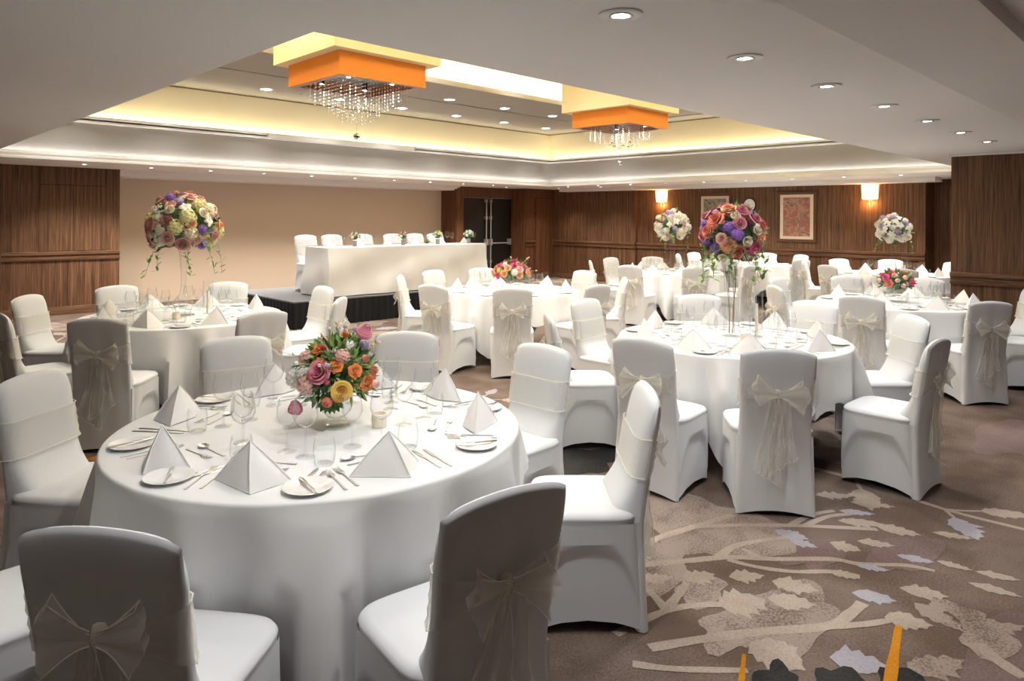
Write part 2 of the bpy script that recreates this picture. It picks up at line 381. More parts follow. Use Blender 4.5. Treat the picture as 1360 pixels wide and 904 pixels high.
ring(m_, OX0, OX1, OY0, OY1, [(.001, ZL+.0045), (.001, ZL+.028), (.014, ZL+.033), (.014, ZL+.058), (.006, ZL+.063), (.006, ZL+.088), (.02, ZL+.093), (.02, ZL+.115), (.035, ZL+.115), (.035, ZL+.02), (.11, ZL+.02)])
struct('trim_2', m_, [M['mould']], angle=30)
m_ = MB()
ring(m_, OX0, OX1, OY0, OY1, [(.15, ZM), (.04, ZM), (.02, ZM+.002), (.02, ZM+.03), (.035, ZM+.035), (.035, ZM+.055), (.0, ZM+.06), (.0, ZM+.095), (.02, ZM+.1), (.035, ZM+.1), (.035, ZM+.02), (.20, ZM+.02)])
struct('trim_3', m_, [M['mould']], angle=30)
f = MB(); ring(f, OX0, OX1, OY0, OY1, [(.15, ZM), (.15, ZT-.0)]); struct('trim_4', f, [M['coved']], angle=0)
c = MB(); i = .16
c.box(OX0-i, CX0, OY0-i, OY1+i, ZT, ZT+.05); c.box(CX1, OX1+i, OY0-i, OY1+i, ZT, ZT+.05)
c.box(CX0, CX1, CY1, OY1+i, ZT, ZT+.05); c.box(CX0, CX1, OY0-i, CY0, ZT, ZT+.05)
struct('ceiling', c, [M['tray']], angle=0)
c = MB(); ring(c, CX0, CX1, CY0, CY1, [(.16, ZT+.03), (.16, ZC)]); c.box(CX0-.2, CX1+.2, CY0-.2, CY1+.2, ZC, ZC+.05)
struct('ceiling', c, [M['coved']], angle=0)
m_ = MB(); ring(m_, CX0, CX1, CY0, CY1, [(.12, ZT), (.12, ZT-.012), (.05, ZT-.012), (.03, ZT-.03), (-.02, ZT-.03), (-.02, ZT+.02), (.0, ZT+.06), (.02, ZT+.06)])
ring(m_, CX0, CX1, CY0, CY1, [(1.42, ZT), (1.42, ZT-.015), (1.48, ZT-.02), (1.52, ZT-.015), (1.52, ZT)])
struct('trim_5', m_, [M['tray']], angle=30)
# thin strip, its dark colour standing in for the shadow line where wall and tray ceiling meet
m_ = MB(); ring(m_, OX0, OX1, OY0, OY1, [(.149, ZT-.022), (.135, ZT-.022), (.135, ZT-.010), (.149, ZT-.010)]); struct('trim_6', m_, [pbr('painted_shadow_line', (.16, .12, .08), .9)], angle=0)
# screen housing in the upper moulding (retracted projector screen)
hs = thing('projector_screen_housing', 'long white retracted projector screen housing set into the upper ceiling moulding', 'screen housing', (7.1, OY1-.04, ZM-.005))
b = MB(); b.box(-1.58, 1.58, -.015, .0, 0, .085); bevel(b.build('housing', M['mould'], hs), .006)
b = MB(); b.box(-1.54, 1.54, -.012, -.002, -.004, .004); b.build('slot', M['tray'], hs)
b = MB(); b.box(-1.60, -1.58, -.02, .0, -.006, .09); b.build('end_cap', M['white'], hs)
b = MB(); b.box(1.58, 1.60, -.02, .0, -.006, .09); b.build('end_cap', M['white'], hs)

# walls
def panel_wall(name, pts, z0, z1, mat, thick=.12, grooves=(), rail=True, basebd=True, hgroove=(), n=1):
    """a timber wall along pts[0]->pts[1] (room on its left), with groove lines, dado rail and skirting"""
    (xa, ya), (xb, yb) = pts; d = Vector((xb-xa, yb-ya)); L_ = d.length; a = math.atan2(d.y, d.x)
    o = MB().box(0, L_, -thick, 0, z0, z1); w_ = struct(name, o, [mat]); w_.location = (xa, ya, 0); w_.rotation_euler = (0, 0, a)
    if grooves or hgroove:
        g = MB()
        for (s, za, zb) in grooves: g.box(s-.004, s+.004, 0, .002, za, zb)
        for (s0, s1, z) in hgroove: g.box(s0, s1, 0, .002, z-.005, z+.005)
        struct('panel_joint', g, [M['groove']], w_)
    def strip(nm, prof):
        s = MB(); rows = [[(0, y, z), (L_, y, z)] for y, z in prof]; s.grid(rows)
        for x in (0, L_): s.add([(x, y, z) for y, z in prof], [tuple(range(len(prof)))])
        return struct(nm, s, [M['wood_h']], w_, 30)
    if rail: strip('dado_rail', [(0, .905), (.03, .905), (.035, .915), (.035, .95), (.02, .955), (.02, .985), (.035, .99), (.045, 1.0), (.045, 1.04), (.035, 1.05), (0, 1.05)])
    if basebd: strip('skirting_board', [(0, 0), (.02, 0), (.02, .12), (.012, .135), (0, .135)])
    return w_
# left timber wall: runs from east to west so that the room is on its left
lw = 3.62-XW
gl = lambda x: 3.62-x
panel_wall('wall_left', ((3.62, YN), (XW, YN)), 0, ZL, M['wood'], thick=.8,
    grooves=[(gl(2.436), 1.05, ZL), (gl(3.40), 2.15, ZL), (gl(2.918), 1.05, 2.15), (gl(2.845), .135, .905), (gl(1.94), 1.05, ZL)],
    hgroove=[(gl(3.40), gl(2.436), 2.15), (gl(3.40), gl(2.436), 1.055)])
b = MB(); b.box(1.78, 1.94, YN-.05, YN, 0, ZL); struct('trim_7', b, [M['wood']])
# cream wall, recessed, with downstand
b = MB(); b.box(3.5, 11.5, 14.2, 14.32, 0, ZL); struct('wall_back', b, [M['cream']])
b = MB()
b.box(3.62, 11.2, YN+.02, 14.2, 2.335, ZL); b.box(3.62, 11.27, YN+.0, 14.1, 2.375, ZL); b.box(3.62, 11.34, YN-.02, 14.1, 2.41, ZL)
struct('trim_8', b, [M['ceil']])
# return wall and double-door wall
panel_wall('wall_back_return', ((11.357, 14.3), (11.357, 13.6)), 0, ZL, M['wood_red'], thick=.002, rail=False)
b = MB()
b.box(11.36, 11.61, 13.6, 13.75, 0, ZL); b.box(13.37, 13.5, 13.6, 13.75, 0, ZL); b.box(11.61, 13.37, 13.6, 13.75, 2.175, ZL)
struct('wall_door_side', b, [M['wood_red']])
panel_wall('wall_return', ((13.465, 13.6), (13.465, 13.15)), 0, ZL, M['wood_red'], thick=.06)
panel_wall('wall_back_right', ((14.7, 13.15), (13.465, 13.15)), 0, ZL, M['wood_red'], thick=.3,
    grooves=[(.06, 0, 2.2), (.5, 0, 2.2), (.90, 0, 2.2), (.92, 0, 2.2)], hgroove=[(.06, .92, 2.2)], rail=False)
b = MB(); b.box(13.40, 13.76, 13.10, 13.14, 1.0, 1.045); b.box(13.40, 13.76, 13.115, 13.14, .91, .94); struct('trim_9', b, [M['wood_h']])
# black double door
d1 = MB().box(11.61, 13.37, 13.66, 13.70, 0, 2.17); door = struct('door_1', d1, [M['door']])
b = MB(); b.box(12.484, 12.492, 13.652, 13.66, 0, 2.17); struct('door_gap', b, [M['groove']], door)
def rod(x):
    b = MB(); b.tube([(x, 13.6, .05), (x, 13.6, 2.12)], .016, 8)
    for z in (2.10, 1.65, 1.05, .5): b.box(x-.024, x+.024, 13.58, 13.66, z-.04, z+.04)
    return struct('vertical_bolt', b, [M['rod']], door)
rod(12.40); rod(12.56)
for x0, x1 in ((11.72, 12.40), (12.56, 13.25)):
    b = MB(); b.tube([(x0, 13.57, .98), (x1, 13.57, .98)], .016, 8)
    for x in (x0, x1): b.box(x-.03, x+.03, 13.56, 13.66, .93, 1.09)
    struct('push_bar', b, [M['rod']], door)
# pull handle and hinges on the timber door
hd = struct('door_2', MB().box(13.80, 14.62, 13.135, 13.149, .02, 2.18), [M['wood_red']])
b = MB(); b.tube([(14.43, 13.135, 1.12), (14.43, 13.08, 1.12), (14.43, 13.08, .92), (14.43, 13.135, .92)], .010, 8); b.box(14.40, 14.415, 13.125, 13.135, 1.0, 1.06); struct('door_handle', b, [M['brass']], hd)
for z in (1.78, 1.98):
    b = MB(); b.box(13.77, 13.80, 13.12, 13.135, z-.05, z+.05); struct('hinge', b, [M['brass']], hd)
# far right wall
gr = [(s, 1.05, 2.45) for s in (13.2-10.75, 13.2-4.9, 13.2-9.0)] + [(s, .135, .905) for s in (13.2-10.75, 13.2-8.4, 13.2-5.2)]
panel_wall('wall_right', ((14.6, 3.87), (14.6, 13.2)), 0, ZL, M['wood'], thick=.6, grooves=[(10.75-3.87, 1.05, 2.4), (7.45-3.87, 1.05, 2.4), (9.0-3.87, .135, .905)])
panel_wall('wall_right_projection', ((14.53, 10.36), (14.53, 13.12)), 0, ZL, M['wood'], thick=.07, grooves=[(.42, 0, 2.4)])
b = MB(); b.box(14.15, 14.6, 3.6, 12.6, 2.37, ZL); struct('trim_10', b, [M['ceil']])
# recess with a dark timber door
panel_wall('wall_recess', ((15.15, 1.0), (15.15, 3.9)), 0, ZL, M['wood'], thick=.2, rail=False)
hd = struct('door_3', MB().box(15.11, 15.149, 2.5, 3.55, .01, 2.25), [M['wood']])
b = MB(); b.box(15.09, 15.11, 3.49, 3.54, 1.7, 1.82); b.box(15.09, 15.11, 3.49, 3.54, 1.95, 2.07); struct('hinge', b, [M['chrome']], hd)
# pillar block on the right
panel_wall('wall_right_pillar', ((9.65, YS), (9.65, 2.285)), 0, ZL, M['wood'], thick=5.6, grooves=[])
b = MB(); b.box(9.6, 9.65, YS, 2.3, ZL-.02, ZL-.001); struct('trim_11', b, [M['ceil']])
# walls behind the camera
b = MB(); b.box(XW-.1, XW, YS, YN, 0, ZL+.13); struct('wall_west', b, [M['cream']])
b = MB(); b.box(XW, 9.65, YS-.1, YS, 0, ZL+.13); struct('wall_south', b, [M['wood']])

# ------------------------------------------------------------------ ceiling lights
def downlight(name, label, x, y, z, r, group):
    t = thing(name, label, 'ceiling light', (x, y, z-.004), 0, group)
    b = MB(); b.lathe([(r*.55, .002), (r*.58, -.004), (r*.9, -.007), (r, -.002), (r, .003)], 28); b.build('trim_ring', M['white'], t)
    b = MB(); b.lathe([(r*.40, .003), (r*.42, -.006), (r*.52, -.006), (r*.55, .002)], 24); b.build('bezel', M['chrome'], t)
    b = MB(); b.disc((0, 0, -.003), r*.40, 20, False); b.build('lens', M['lamp'], t); return t
ordn = ['first', 'second', 'third', 'fourth', 'fifth', 'sixth', 'seventh', 'eighth', 'ninth', 'tenth']
for k, (x, y) in enumerate(LOWL):
    downlight('recessed_downlight', 'round recessed downlight, %s from the camera in the low ceiling row' % ordn[k], x, y, ZL, .085, 'downlights in the low ceiling')
for k, (x, y) in enumerate(LOW_FILL):
    downlight('recessed_downlight', 'added fill downlight out of the picture, %s beside or behind the camera' % (ordn+['eleventh'])[k], x, y, ZL+(.13 if y < .6 else 0), .085, 'added fill downlights out of the picture')
for row, nm in ((ROWA, 'outer'), (ROWB, 'inner')):
    for k, (x, y) in enumerate(row):
        t = thing('tray_downlight', 'bright round downlight, %s from left in the %s row of the raised ceiling' % (ordn[k], nm), 'ceiling light', (x, y, ZT-.002), 0, 'downlights in the raised ceiling')
        b = MB(); b.lathe([(.085, 0), (.09, -.006), (.105, -.006), (.11, 0)], 24); b.build('trim_ring', M['white'], t)
        b = MB(); b.disc((0, 0, -.002), .086, 20, False); b.build('lens', M['lamp'], t)
for arr, nm in ((WASH, 'over the cream wall, %s from the left'), (WASHR, 'over the far timber wall, %s from the back corner'), (WASHC, 'beside the black double doors, %s of three')):
    for k, (x, y) in enumerate(arr):
        t = thing('wall_washer', 'tiny recessed ceiling spot '+nm % ordn[k], 'ceiling light', (x, y, ZL-.003), 0, 'tiny spots in the ceiling border')
        b = MB(); b.lathe([(.028, .002), (.03, -.004), (.045, -.004), (.046, .002)], 16); b.build('trim_ring', M['white'], t)
        b = MB(); b.disc((0, 0, -.003), .028, 14, False); b.build('lens', M['lamp'], t)
# ------------------------------------------------------------------ chandeliers
def chandelier(cx, cy, label):
    z0 = 2.96; t = thing('square_chandelier', label, 'chandelier', (cx, cy, z0), 0, 'square chandeliers in the ceiling tray')
    def shell(h, za, zb, th, nm, mat, par):
        b = MB()
        b.grid([[(s*k, u*k, z) for s, u in ((-1, -1), (1, -1), (1, 1), (-1, 1))] for k, z in ((h, za), (h, zb), (h-th, zb), (h-th, za), (h, za))], True)
        return b.build(nm, mat, par, 0)
    b = MB(); b.box(-.6, .6, -.6, .6, .22, ZC-z0-.003); b.build('ceiling_box', M['yellow'], t)
    sh = shell(.49, .0, .22, .012, 'shade', M['orange'], t)
    shell(.478, .0, .016, .06, 'lower_rim', pbr('rose_silver_rim', (.35, .2, .18), .3, .6), sh)
    b = MB(); b.box(-.478, .478, -.478, .478, .12, .218); b.build('mirror_plate', M['mirror'], t)
    for sx in (-1, 1):
        for sy in (-1, 1):
            b = MB(); b.lathe([(.001, .12), (.028, .12), (.028, .035), (.001, .035)], 14, (sx*.25, sy*.25, 0)); b.build('spotlight', M['black'], t)
            b = MB(); b.disc((sx*.25, sy*.25, .034), .022, 14, False); b.build('lens', M['lamp'], t)
            light('SPOT', 'chandelier_glow', (cx+sx*.25, cy+sy*.25, z0+.02), 18, spot_size=2.0, spot_blend=.8, shadow_soft_size=.03)
    for i in range(9):
        for j in range(9):
            x, y = -.40+.1*i, -.40+.1*j; r = math.hypot(x, y)/.56
            ln = .20+.36*(1-min(r, 1))+.03*random.random(); b = MB(); z = .10
            b.tube([(x, y, .12), (x, y, .18-ln)], .0004, 3)
            while z > .18-ln-.04:
                s_ = .008; b.add([(x+s_,y,z),(x,y+s_,z),(x-s_,y,z),(x,y-s_,z),(x,y,z+s_*1.2),(x,y,z-s_*1.2)], [(0,1,4),(1,2,4),(2,3,4),(3,0,4),(1,0,5),(2,1,5),(3,2,5),(0,3,5)]); z -= .034
            b.build('crystal_strand', M['crystal'], t, 0)
    b = MB(); b.tube([(0, 0, .19), (0, 0, -.46)], .001, 4); b.ball((0, 0, -.49), .034, 12, 8); b.build('crystal_ball', M['chrome'], t, 0)
    for k in range(8):
        a = k*.785; x, y = .16*math.cos(a)+.03, .16*math.sin(a); z = -.15-.12*random.random()
        b = MB(); b.lathe([(.001, .012), (.022, .004), (.03, -.004), (.001, .0)], 12, (x, y, z)); b.build('amber_drop', M['brass'], t, 0)
    return t
chandelier(3.80, 6.12, 'nearer orange and yellow square chandelier with hanging crystal strands')
chandelier(8.19, 6.12, 'farther orange and yellow square chandelier with hanging crystal strands')

# ------------------------------------------------------------------ wall things
for y, nm in ((9.63, 'left'), (4.84, 'right')):
    t = thing('wall_sconce', 'glowing amber half-round wall lamp, %s one of the two on the far timber wall' % nm, 'wall lamp', (14.6, y, 2.2), PI, 'wall lamps on the far timber wall')
    b = MB(); rows = []
    for z, k in ((-.13, .8), (-.12, .92), (0, .98), (.15, 1.0)):
        rows.append([(.135*k*math.sin(PI*j/14), -.155*k*math.cos(PI*j/14), z) for j in range(15)])
    b.grid(rows); b.build('lamp_shade', M['sconce'], t)
    b = MB(); b.box(-.0, .06, -.09, .09, -.16, -.135); b.tube([(.03, 0, -.15), (.03, 0, -.24)], .012, 8); b.box(0, .012, -.08, .08, -.14, .1); b.build('bracket', M['brass'], t)
    light('POINT', 'sconce_glow', (14.52, y, 2.33), 9, (1, .5, .16), shadow_soft_size=.05)
    light('POINT', 'sconce_glow', (14.50, y, 1.99), 5, (1, .5, .16), shadow_soft_size=.05)
for (yc, pm, lb) in ((8.19, PIC1, 'brown framed floral picture with teal tones behind the large pink bouquet'), (6.29, PIC2, 'brown framed rose-toned floral picture between the clock and right wall lamp')):
    t = thing('framed_picture', lb, 'picture', (14.598, yc, 1.72), PI/2+PI)
    # local: x along the wall, y into the room (towards -X world)
    t.rotation_euler = (0, 0, PI/2); w2, h2 = .425, .54
    b = MB(); fr = [[(s*(w2-k), -y, u*(h2-k)) for s, u in ((-1, -1), (1, -1), (1, 1), (-1, 1))] for k, y in ((0, 0), (0, -.03), (.012, -.04), (.055, -.035), (.07, -.02), (.07, 0))]
    fr = [[(x, -y, z) for x, y, z in r] for r in fr]; fr = [[(x, -abs(y)*-1, z) for x, y, z in r] for r in fr]
    b.grid(fr, True); b.build('frame', M['frame'], t, 25)
    b = MB(); b.box(-.38, .38, .005, .015, -.495, .495); b.build('mount', M['mat'], t)
    b = MB(); b.box(-.285, .285, .015, .018, -.41, .41); b.build('print', pm, t)
t = thing('wall_clock', 'round white wall clock with a dark rim between the two pictures', 'clock', (14.598, 7.34, 1.98), PI/2)
b = MB(); b.lathe([(.135, .0), (.155, .0), (.155, .03), (.145, .04), (.135, .03), (.135, .01)], 36); r_ = b.build('rim', M['black'], t); r_.rotation_euler = (-PI/2, 0, 0)
b = MB(); b.disc((0, 0, .012), .136, 36); r_ = b.build('dial', M['clockface'], t); r_.rotation_euler = (-PI/2, 0, 0)
b = MB(); b.tube([(0, .016, 0), (.055, .016, -.05)], .004, 5); b.build('hour_hand', M['black'], t)
b = MB(); b.tube([(0, .018, 0), (.09, .018, .03)], .003, 5); b.build('minute_hand', M['black'], t)
b = MB()
for k in range(12):
    a = k*PI/6; b.box(.115*math.sin(a)-.003, .115*math.sin(a)+.003, .013, .015, .115*math.cos(a)-.006, .115*math.cos(a)+.006)
b.build('hour_marks', M['black'], t)
for o in list(C.objects):       # picture and clock fronts look towards -X
    if o.name.startswith(('framed_picture', 'wall_clock')): o.rotation_euler = (0, 0, PI/2)

# ------------------------------------------------------------------ chair
def se(a, n): return math.copysign(abs(a)**(2/n), a)
def make_backrest():
    b = MB(); nx, nz = 26, 36
    def prof(z):   # centre line of the back, y
        t = max(0, (z-.42)/.53); return -.205-.085*t**1.15-.022*max(0, (.42-z)/.42)**1.5
    def col(u, s, front):
        w_ = .205-.010*math.sin(PI*min(max((s-.3)/.6, 0), 1))
        x = u*w_
        zt = .945-.026*u*u-.030*abs(u)**9
        if not front: zt = .945-.026*u*u-.012*abs(u)**9
        zb = .004+.028*(1-u*u); z = zb+(zt-zb)*s; x *= 1+.05*max(0, (.42-z)/.42)
        if s > .86: x *= 1-(.035 if front else .0)*((s-.86)/.14)**3
        e = (max(0, 1-abs(u)**7))**.5; te = (max(0, 1-s**16))**.5
        yc = prof(z)
        if front:
            y = yc+.006+.040*e*te
            if z < .66: y += .085*((.66-z)/.20)**2.2*e if z > .46 else .085*e*max(0, min(1, (z-.30)/.16))
        else:
            y = yc-.022*(max(0, 1-abs(u)**20))**.5*(max(0, 1-s**30))**.5
            y += .004*math.sin(9*u)*math.sin(PI*s)
        return (x, y, z)
    us = [math.sin(PI/2*(2*i/nx-1)*.98)/math.sin(PI/2*.98) for i in range(nx+1)]
    ss = [.3*(j/nz)+.7*(1-(1-j/nz)**1.7) for j in range(nz+1)]
    fr = [[col(u, s, True) for u in us] for s in ss]; re = [[col(u, s, False) for u in us] for s in ss]
    b.grid(fr, flip=True); b.grid(re)
    # side and top closing strips
    for k in (0, -1):
        rows = [[fr[j][k], re[j][k]] for j in range(nz+1)]; b.grid(rows, flip=(k == -1))
    b.grid([[fr[-1][i], re[-1][i]] for i in range(nx+1)], flip=False)
    return b
def make_seat():
    b = MB(); n = 48; rows = []
    for (k, z, ins) in ((1, .36, .0), (1.0, .43, .0), (1, .452, .0), (1.012, .458, .0), (1.0, .464, .0), (.97, .474, .0), (.88, .481, .0), (.6, .487, 0), (.25, .489, 0), (.002, .489, 0)):
        rows.append([(se(math.cos(2*PI*j/n), 5)*.228*k, se(math.sin(2*PI*j/n), 5)*.215*k+.005, z) for j in range(n)])
    b.grid(rows, True); return b
def make_skirt():
    b = MB(); n = 96; nr = 26; rows = []
    for i in range(nr+1):
        t = i/nr; row = []
        for j in range(n):
            a = 2*PI*j/n; cx, cy = se(math.cos(a), 7), se(math.sin(a), 7)
            hw = .226+.012*t**1.5; yf = .218+.012*t; yr = -.212-.028*t
            # arch height of the hem between the feet
            onx = abs(cx) > abs(cy); s = cy if onx else cx
            hem = .05*(1-abs(s)**2.2) if onx else (.03 if cy < 0 else .045)*(1-abs(s)**2.2)
            z = .44-(.44-hem-.004)*t
            # tension arch pulled inwards on sides and front
            arch = .37*(max(0, 1-abs(s/.93)**2.8))**.5
            dlt = 0
            if onx or cy > 0:
                q = (arch-z)/.05; q = min(max(q, 0), 1); q = q*q*(3-2*q); dlt = .024*q*(1-abs(s)**4)
            x = cx*hw; y = cy*(yf if cy > 0 else -yr)
            if onx: x -= math.copysign(dlt, x)
            else: y -= math.copysign(dlt, y)
            if not onx and cy < 0:      # rear sheet follows the back
                y = -.214-.018*t
            row.append((x, y, z))
        rows.append(row)
    b.grid(rows, True, flip=True); return b
def sash_band():
    b = MB(); b.mi = 0
    # front band between z .60 and .76
    def ring_(z0, z1, off, n=10):
        pass
    NX = 24; frt = []
    for k in range(9):
        s = k/8; row = []
        for i in range(NX+1):
            u = 2*i/NX-1; x = u*.211; z = .615+.155*s+.012*u*(1 if s > .5 else -1)*0
            t = max(0, (z-.42)/.53); yc = -.205-.085*t**1.15; e = max(0, 1-abs(u)**6)**.5
            y = yc+.055*e+.003+(.085*((.66-z)/.20)**2.2*e if z < .66 else 0)-.004*(1-e)+.0025*math.sin(z*160+u*3)
            row.append((x, y, z))
        frt.append(row)
    b.grid(frt, flip=True)
    # sides to back gather at the knot
    NB = 16
    for sd in (-1, 1):
        rows = []
        for k in range(9):
            s = k/8; row = []
            for i in range(NB+1):
                q = i/NB; x = sd*.211*(1-q); zedge = .615+.155*s; zk = .690+(s-.5)*.035
                z = zedge+(zk-zedge)*q**.8
                t = max(0, (z-.42)/.53); y = -.205-.085*t**1.15-.031*min(1, q*5)**.5-.006*q+.003*math.sin(s*22+q*3)*(q > .05)
                row.append((x, y, z))
            rows.append(row)
        b.grid(rows, flip=sd > 0)
    b.mi = 1
    for s in (0, 8):
        b.tube([Vector(p)+Vector((0, .002, 0)) for p in frt[s]], .0022, 5)
    return b
def bow_loops(rnd):
    b = MB()
    for sd in (-1, 1):
        ln = rnd.uniform(.105, .135); hi = rnd.uniform(.10, .14); tilt = rnd.uniform(-.02, .05); rows = []
        n = 18
        for i in range(n+1):
            t = i/n; a = 2*PI*t
            out = math.sin(PI*t)**.7; row = []
            for k in range(9):
                s = k/8-.5; wd = .03+hi*math.sin(PI*t)
                x = sd*(.008+ln*out*(1+.15*math.cos(s*5)))
                y = -.026-.022*(1 if t > .5 else .2)*math.sin(PI*t)-.014*math.sin(2*PI*s*1.5+sd)*math.sin(PI*t)
                z = .692+s*wd+tilt*out-.02*out*(t > .5)+.006*math.sin(7*s+4*t)
                row.append((x, y-.245-.03, z))
            rows.append(row)
        b.mi = 0; b.grid(rows)
        b.mi = 1
        for k in (0, 8): b.tube([r[k] for r in rows], .0018, 4)
    return b
def bow_knot():
    b = MB(); b.lathe([(.001, -.026), (.014, -.022), (.019, -.008), (.018, .008), (.014, .024), (.001, .027)], 12, (0, -.278, .692)); return b
def bow_tail(sd, rnd):
    b = MB(); ln = rnd.uniform(.36, .47); sp = rnd.uniform(.02, .06); rows = []; n = 20
    for i in range(n+1):
        t = i/n; row = []
        for k in range(11):
            s = k/10-.5; wd = .03+.13*t**.7
            x = sd*(.012+sp*t)+s*wd+.01*math.sin(5*t+sd)
            z = .685-ln*t+.05*t*s*sd*2*(t > .0)
            tt = max(0, (z-.42)/.53); yb = -.237-.085*tt**1.15 if z > .42 else -.243-.012*(.42-z)
            y = yb-.018-.013*math.sin(s*14+3*t)*(.3+t)-.01*t
            row.append((x, y, z))
        rows.append(row)
    b.mi = 0; b.grid(rows)
    b.mi = 1
    for k in (0, 10): b.tube([r[k] for r in rows], .0018, 4)
    b.tube(rows[-1], .0018, 4)
    return b
me_back = make_backrest().mesh('backrest', M['fab'], 60); me_seat = make_seat().mesh('seat', M['fab'], 60); me_skirt = make_skirt().mesh('skirt', M['fab'], 60)
me_band = sash_band().mesh('sash_band', [M['org'], M['hem']], 80)
def make_chair(seed):
    rnd = random.Random(seed); t = thing('banquet_chair', 'x', 'chair')
    def ob(n, me, par):
        o = bpy.data.objects.new(n, me); C.objects.link(o); o.parent = par; return o
    ob('backrest', me_back, t); ob('seat', me_seat, t); ob('skirt', me_skirt, t)
    sa = ob('sash', me_band, t); sa['label'] = 'sheer cream organza sash'
    ob('bow', bow_loops(rnd).mesh('bow', [M['org'], M['hem']], 80), sa); ob('knot', bow_knot().mesh('knot', M['knot'], 80), sa)
    for sd in (-1, 1): ob('tail', bow_tail(sd, rnd).mesh('tail', [M['org'], M['hem']], 80), sa)
    return t
protos = [make_chair(s) for s in (3, 8, 21, 34)]
bpy.context.view_layer.update()
for p in protos:
    KIDS[p.name] = list(p.children)
    for q in p.children: KIDS[q.name] = list(q.children)
used = {}; rch = random.Random(2)
def put_chair(x, y, z, rz, label, group):
    return place(protos[rch.randrange(4)], (x, y, z), rz, label, group, used)

# ------------------------------------------------------------------ tables
TZ, TR = .765, .83
def xz(X, Z): return (.7004*Z+.7138*X, .7138*Z-.7004*X)
# name, centre (camera right, forward), phrase, cloth turn, seats: (X, Z) of the chair back tops
TABLES = {
 'T1': ((-.80, 2.98), 'the front table', 15, {'front right': (-.06, 1.90), 'front': (-.93, 1.65), 'front left': (-1.66, 2.02), 'left': (-2.18, 3.15), 'back left': (-1.64, 4.15), 'back': (-.64, 4.38), 'back right': (.17, 3.93), 'right': (.61, 3.0)}),
 'T2': ((-2.92, 6.2), 'the left table', 25, {'left': (-4.03, 7.1), 'back': (-3.07, 7.58), 'front far left': (-4.3, 6.2), 'front': (-2.87, 4.83), 'front right': (-1.86, 5.22), 'front left': (-3.74, 5.12), 'back right': (-1.96, 7.15), 'right': (-1.5, 6.2)}),
 'T3': ((.0, 8.57), 'the table before the stage', 74, {'front': (.01, 7.08), 'front left': (-.86, 7.42), 'left': (-1.4, 8.64), 'back left': (-1.08, 9.5), 'back': (-.42, 9.97), 'back right': (1.02, 9.6), 'front right': (.9, 7.6), 'right': (1.4, 8.5)}),
 'T4': ((1.66, 5.25), 'the large pink bouquet table', 73, {'front left': (.8, 4.2), 'front': (1.48, 3.84), 'front right': (2.56, 4.27), 'right': (3.02, 5.28), 'back right': (2.7, 6.17), 'back': (1.78, 6.6), 'back left': (.68, 6.19), 'left': (.30, 5.2)}),
 'T5': ((4.25, 7.62), 'the right table', 61, {'front left': (3.38, 6.68), 'front': (4.28, 6.35), 'right': (5.6, 7.5), 'back right': (5.3, 8.85), 'back': (4.36, 9.12), 'left': (2.92, 7.6), 'front right': (5.35, 6.8), 'back left': (3.3, 8.75)}),
 'T6': ((2.72, 11.8), 'the far table below the left lamp', 77, {'front left': (1.86, 10.8), 'front': (2.76, 10.4), 'left': (1.36, 11.9), 'back left': (1.84, 12.85), 'back': (2.67, 13.15), 'right': (4.08, 11.8), 'front right': (3.7, 10.8), 'back right': (3.6, 12.7)}),
 'T7': ((6.35, 11.6), 'the far table below the right lamp', 62, {'front left': (5.02, 11.1), 'front': (5.84, 10.4), 'back left': (6.1, 12.85), 'back': (6.95, 12.8), 'right': (7.7, 12.1), 'left': (5.22, 12.3), 'front right': (7.2, 10.7)}),
 'T8': ((4.72, 13.9), 'the farthest table below the pictures', 72, {'front': (5.2, 12.75), 'back': (5.5, 15.0), 'right': (5.9, 14.4), 'left': (3.45, 14.4), 'back left': (3.95, 15.0), 'front left': (4.0, 12.85)}),
}
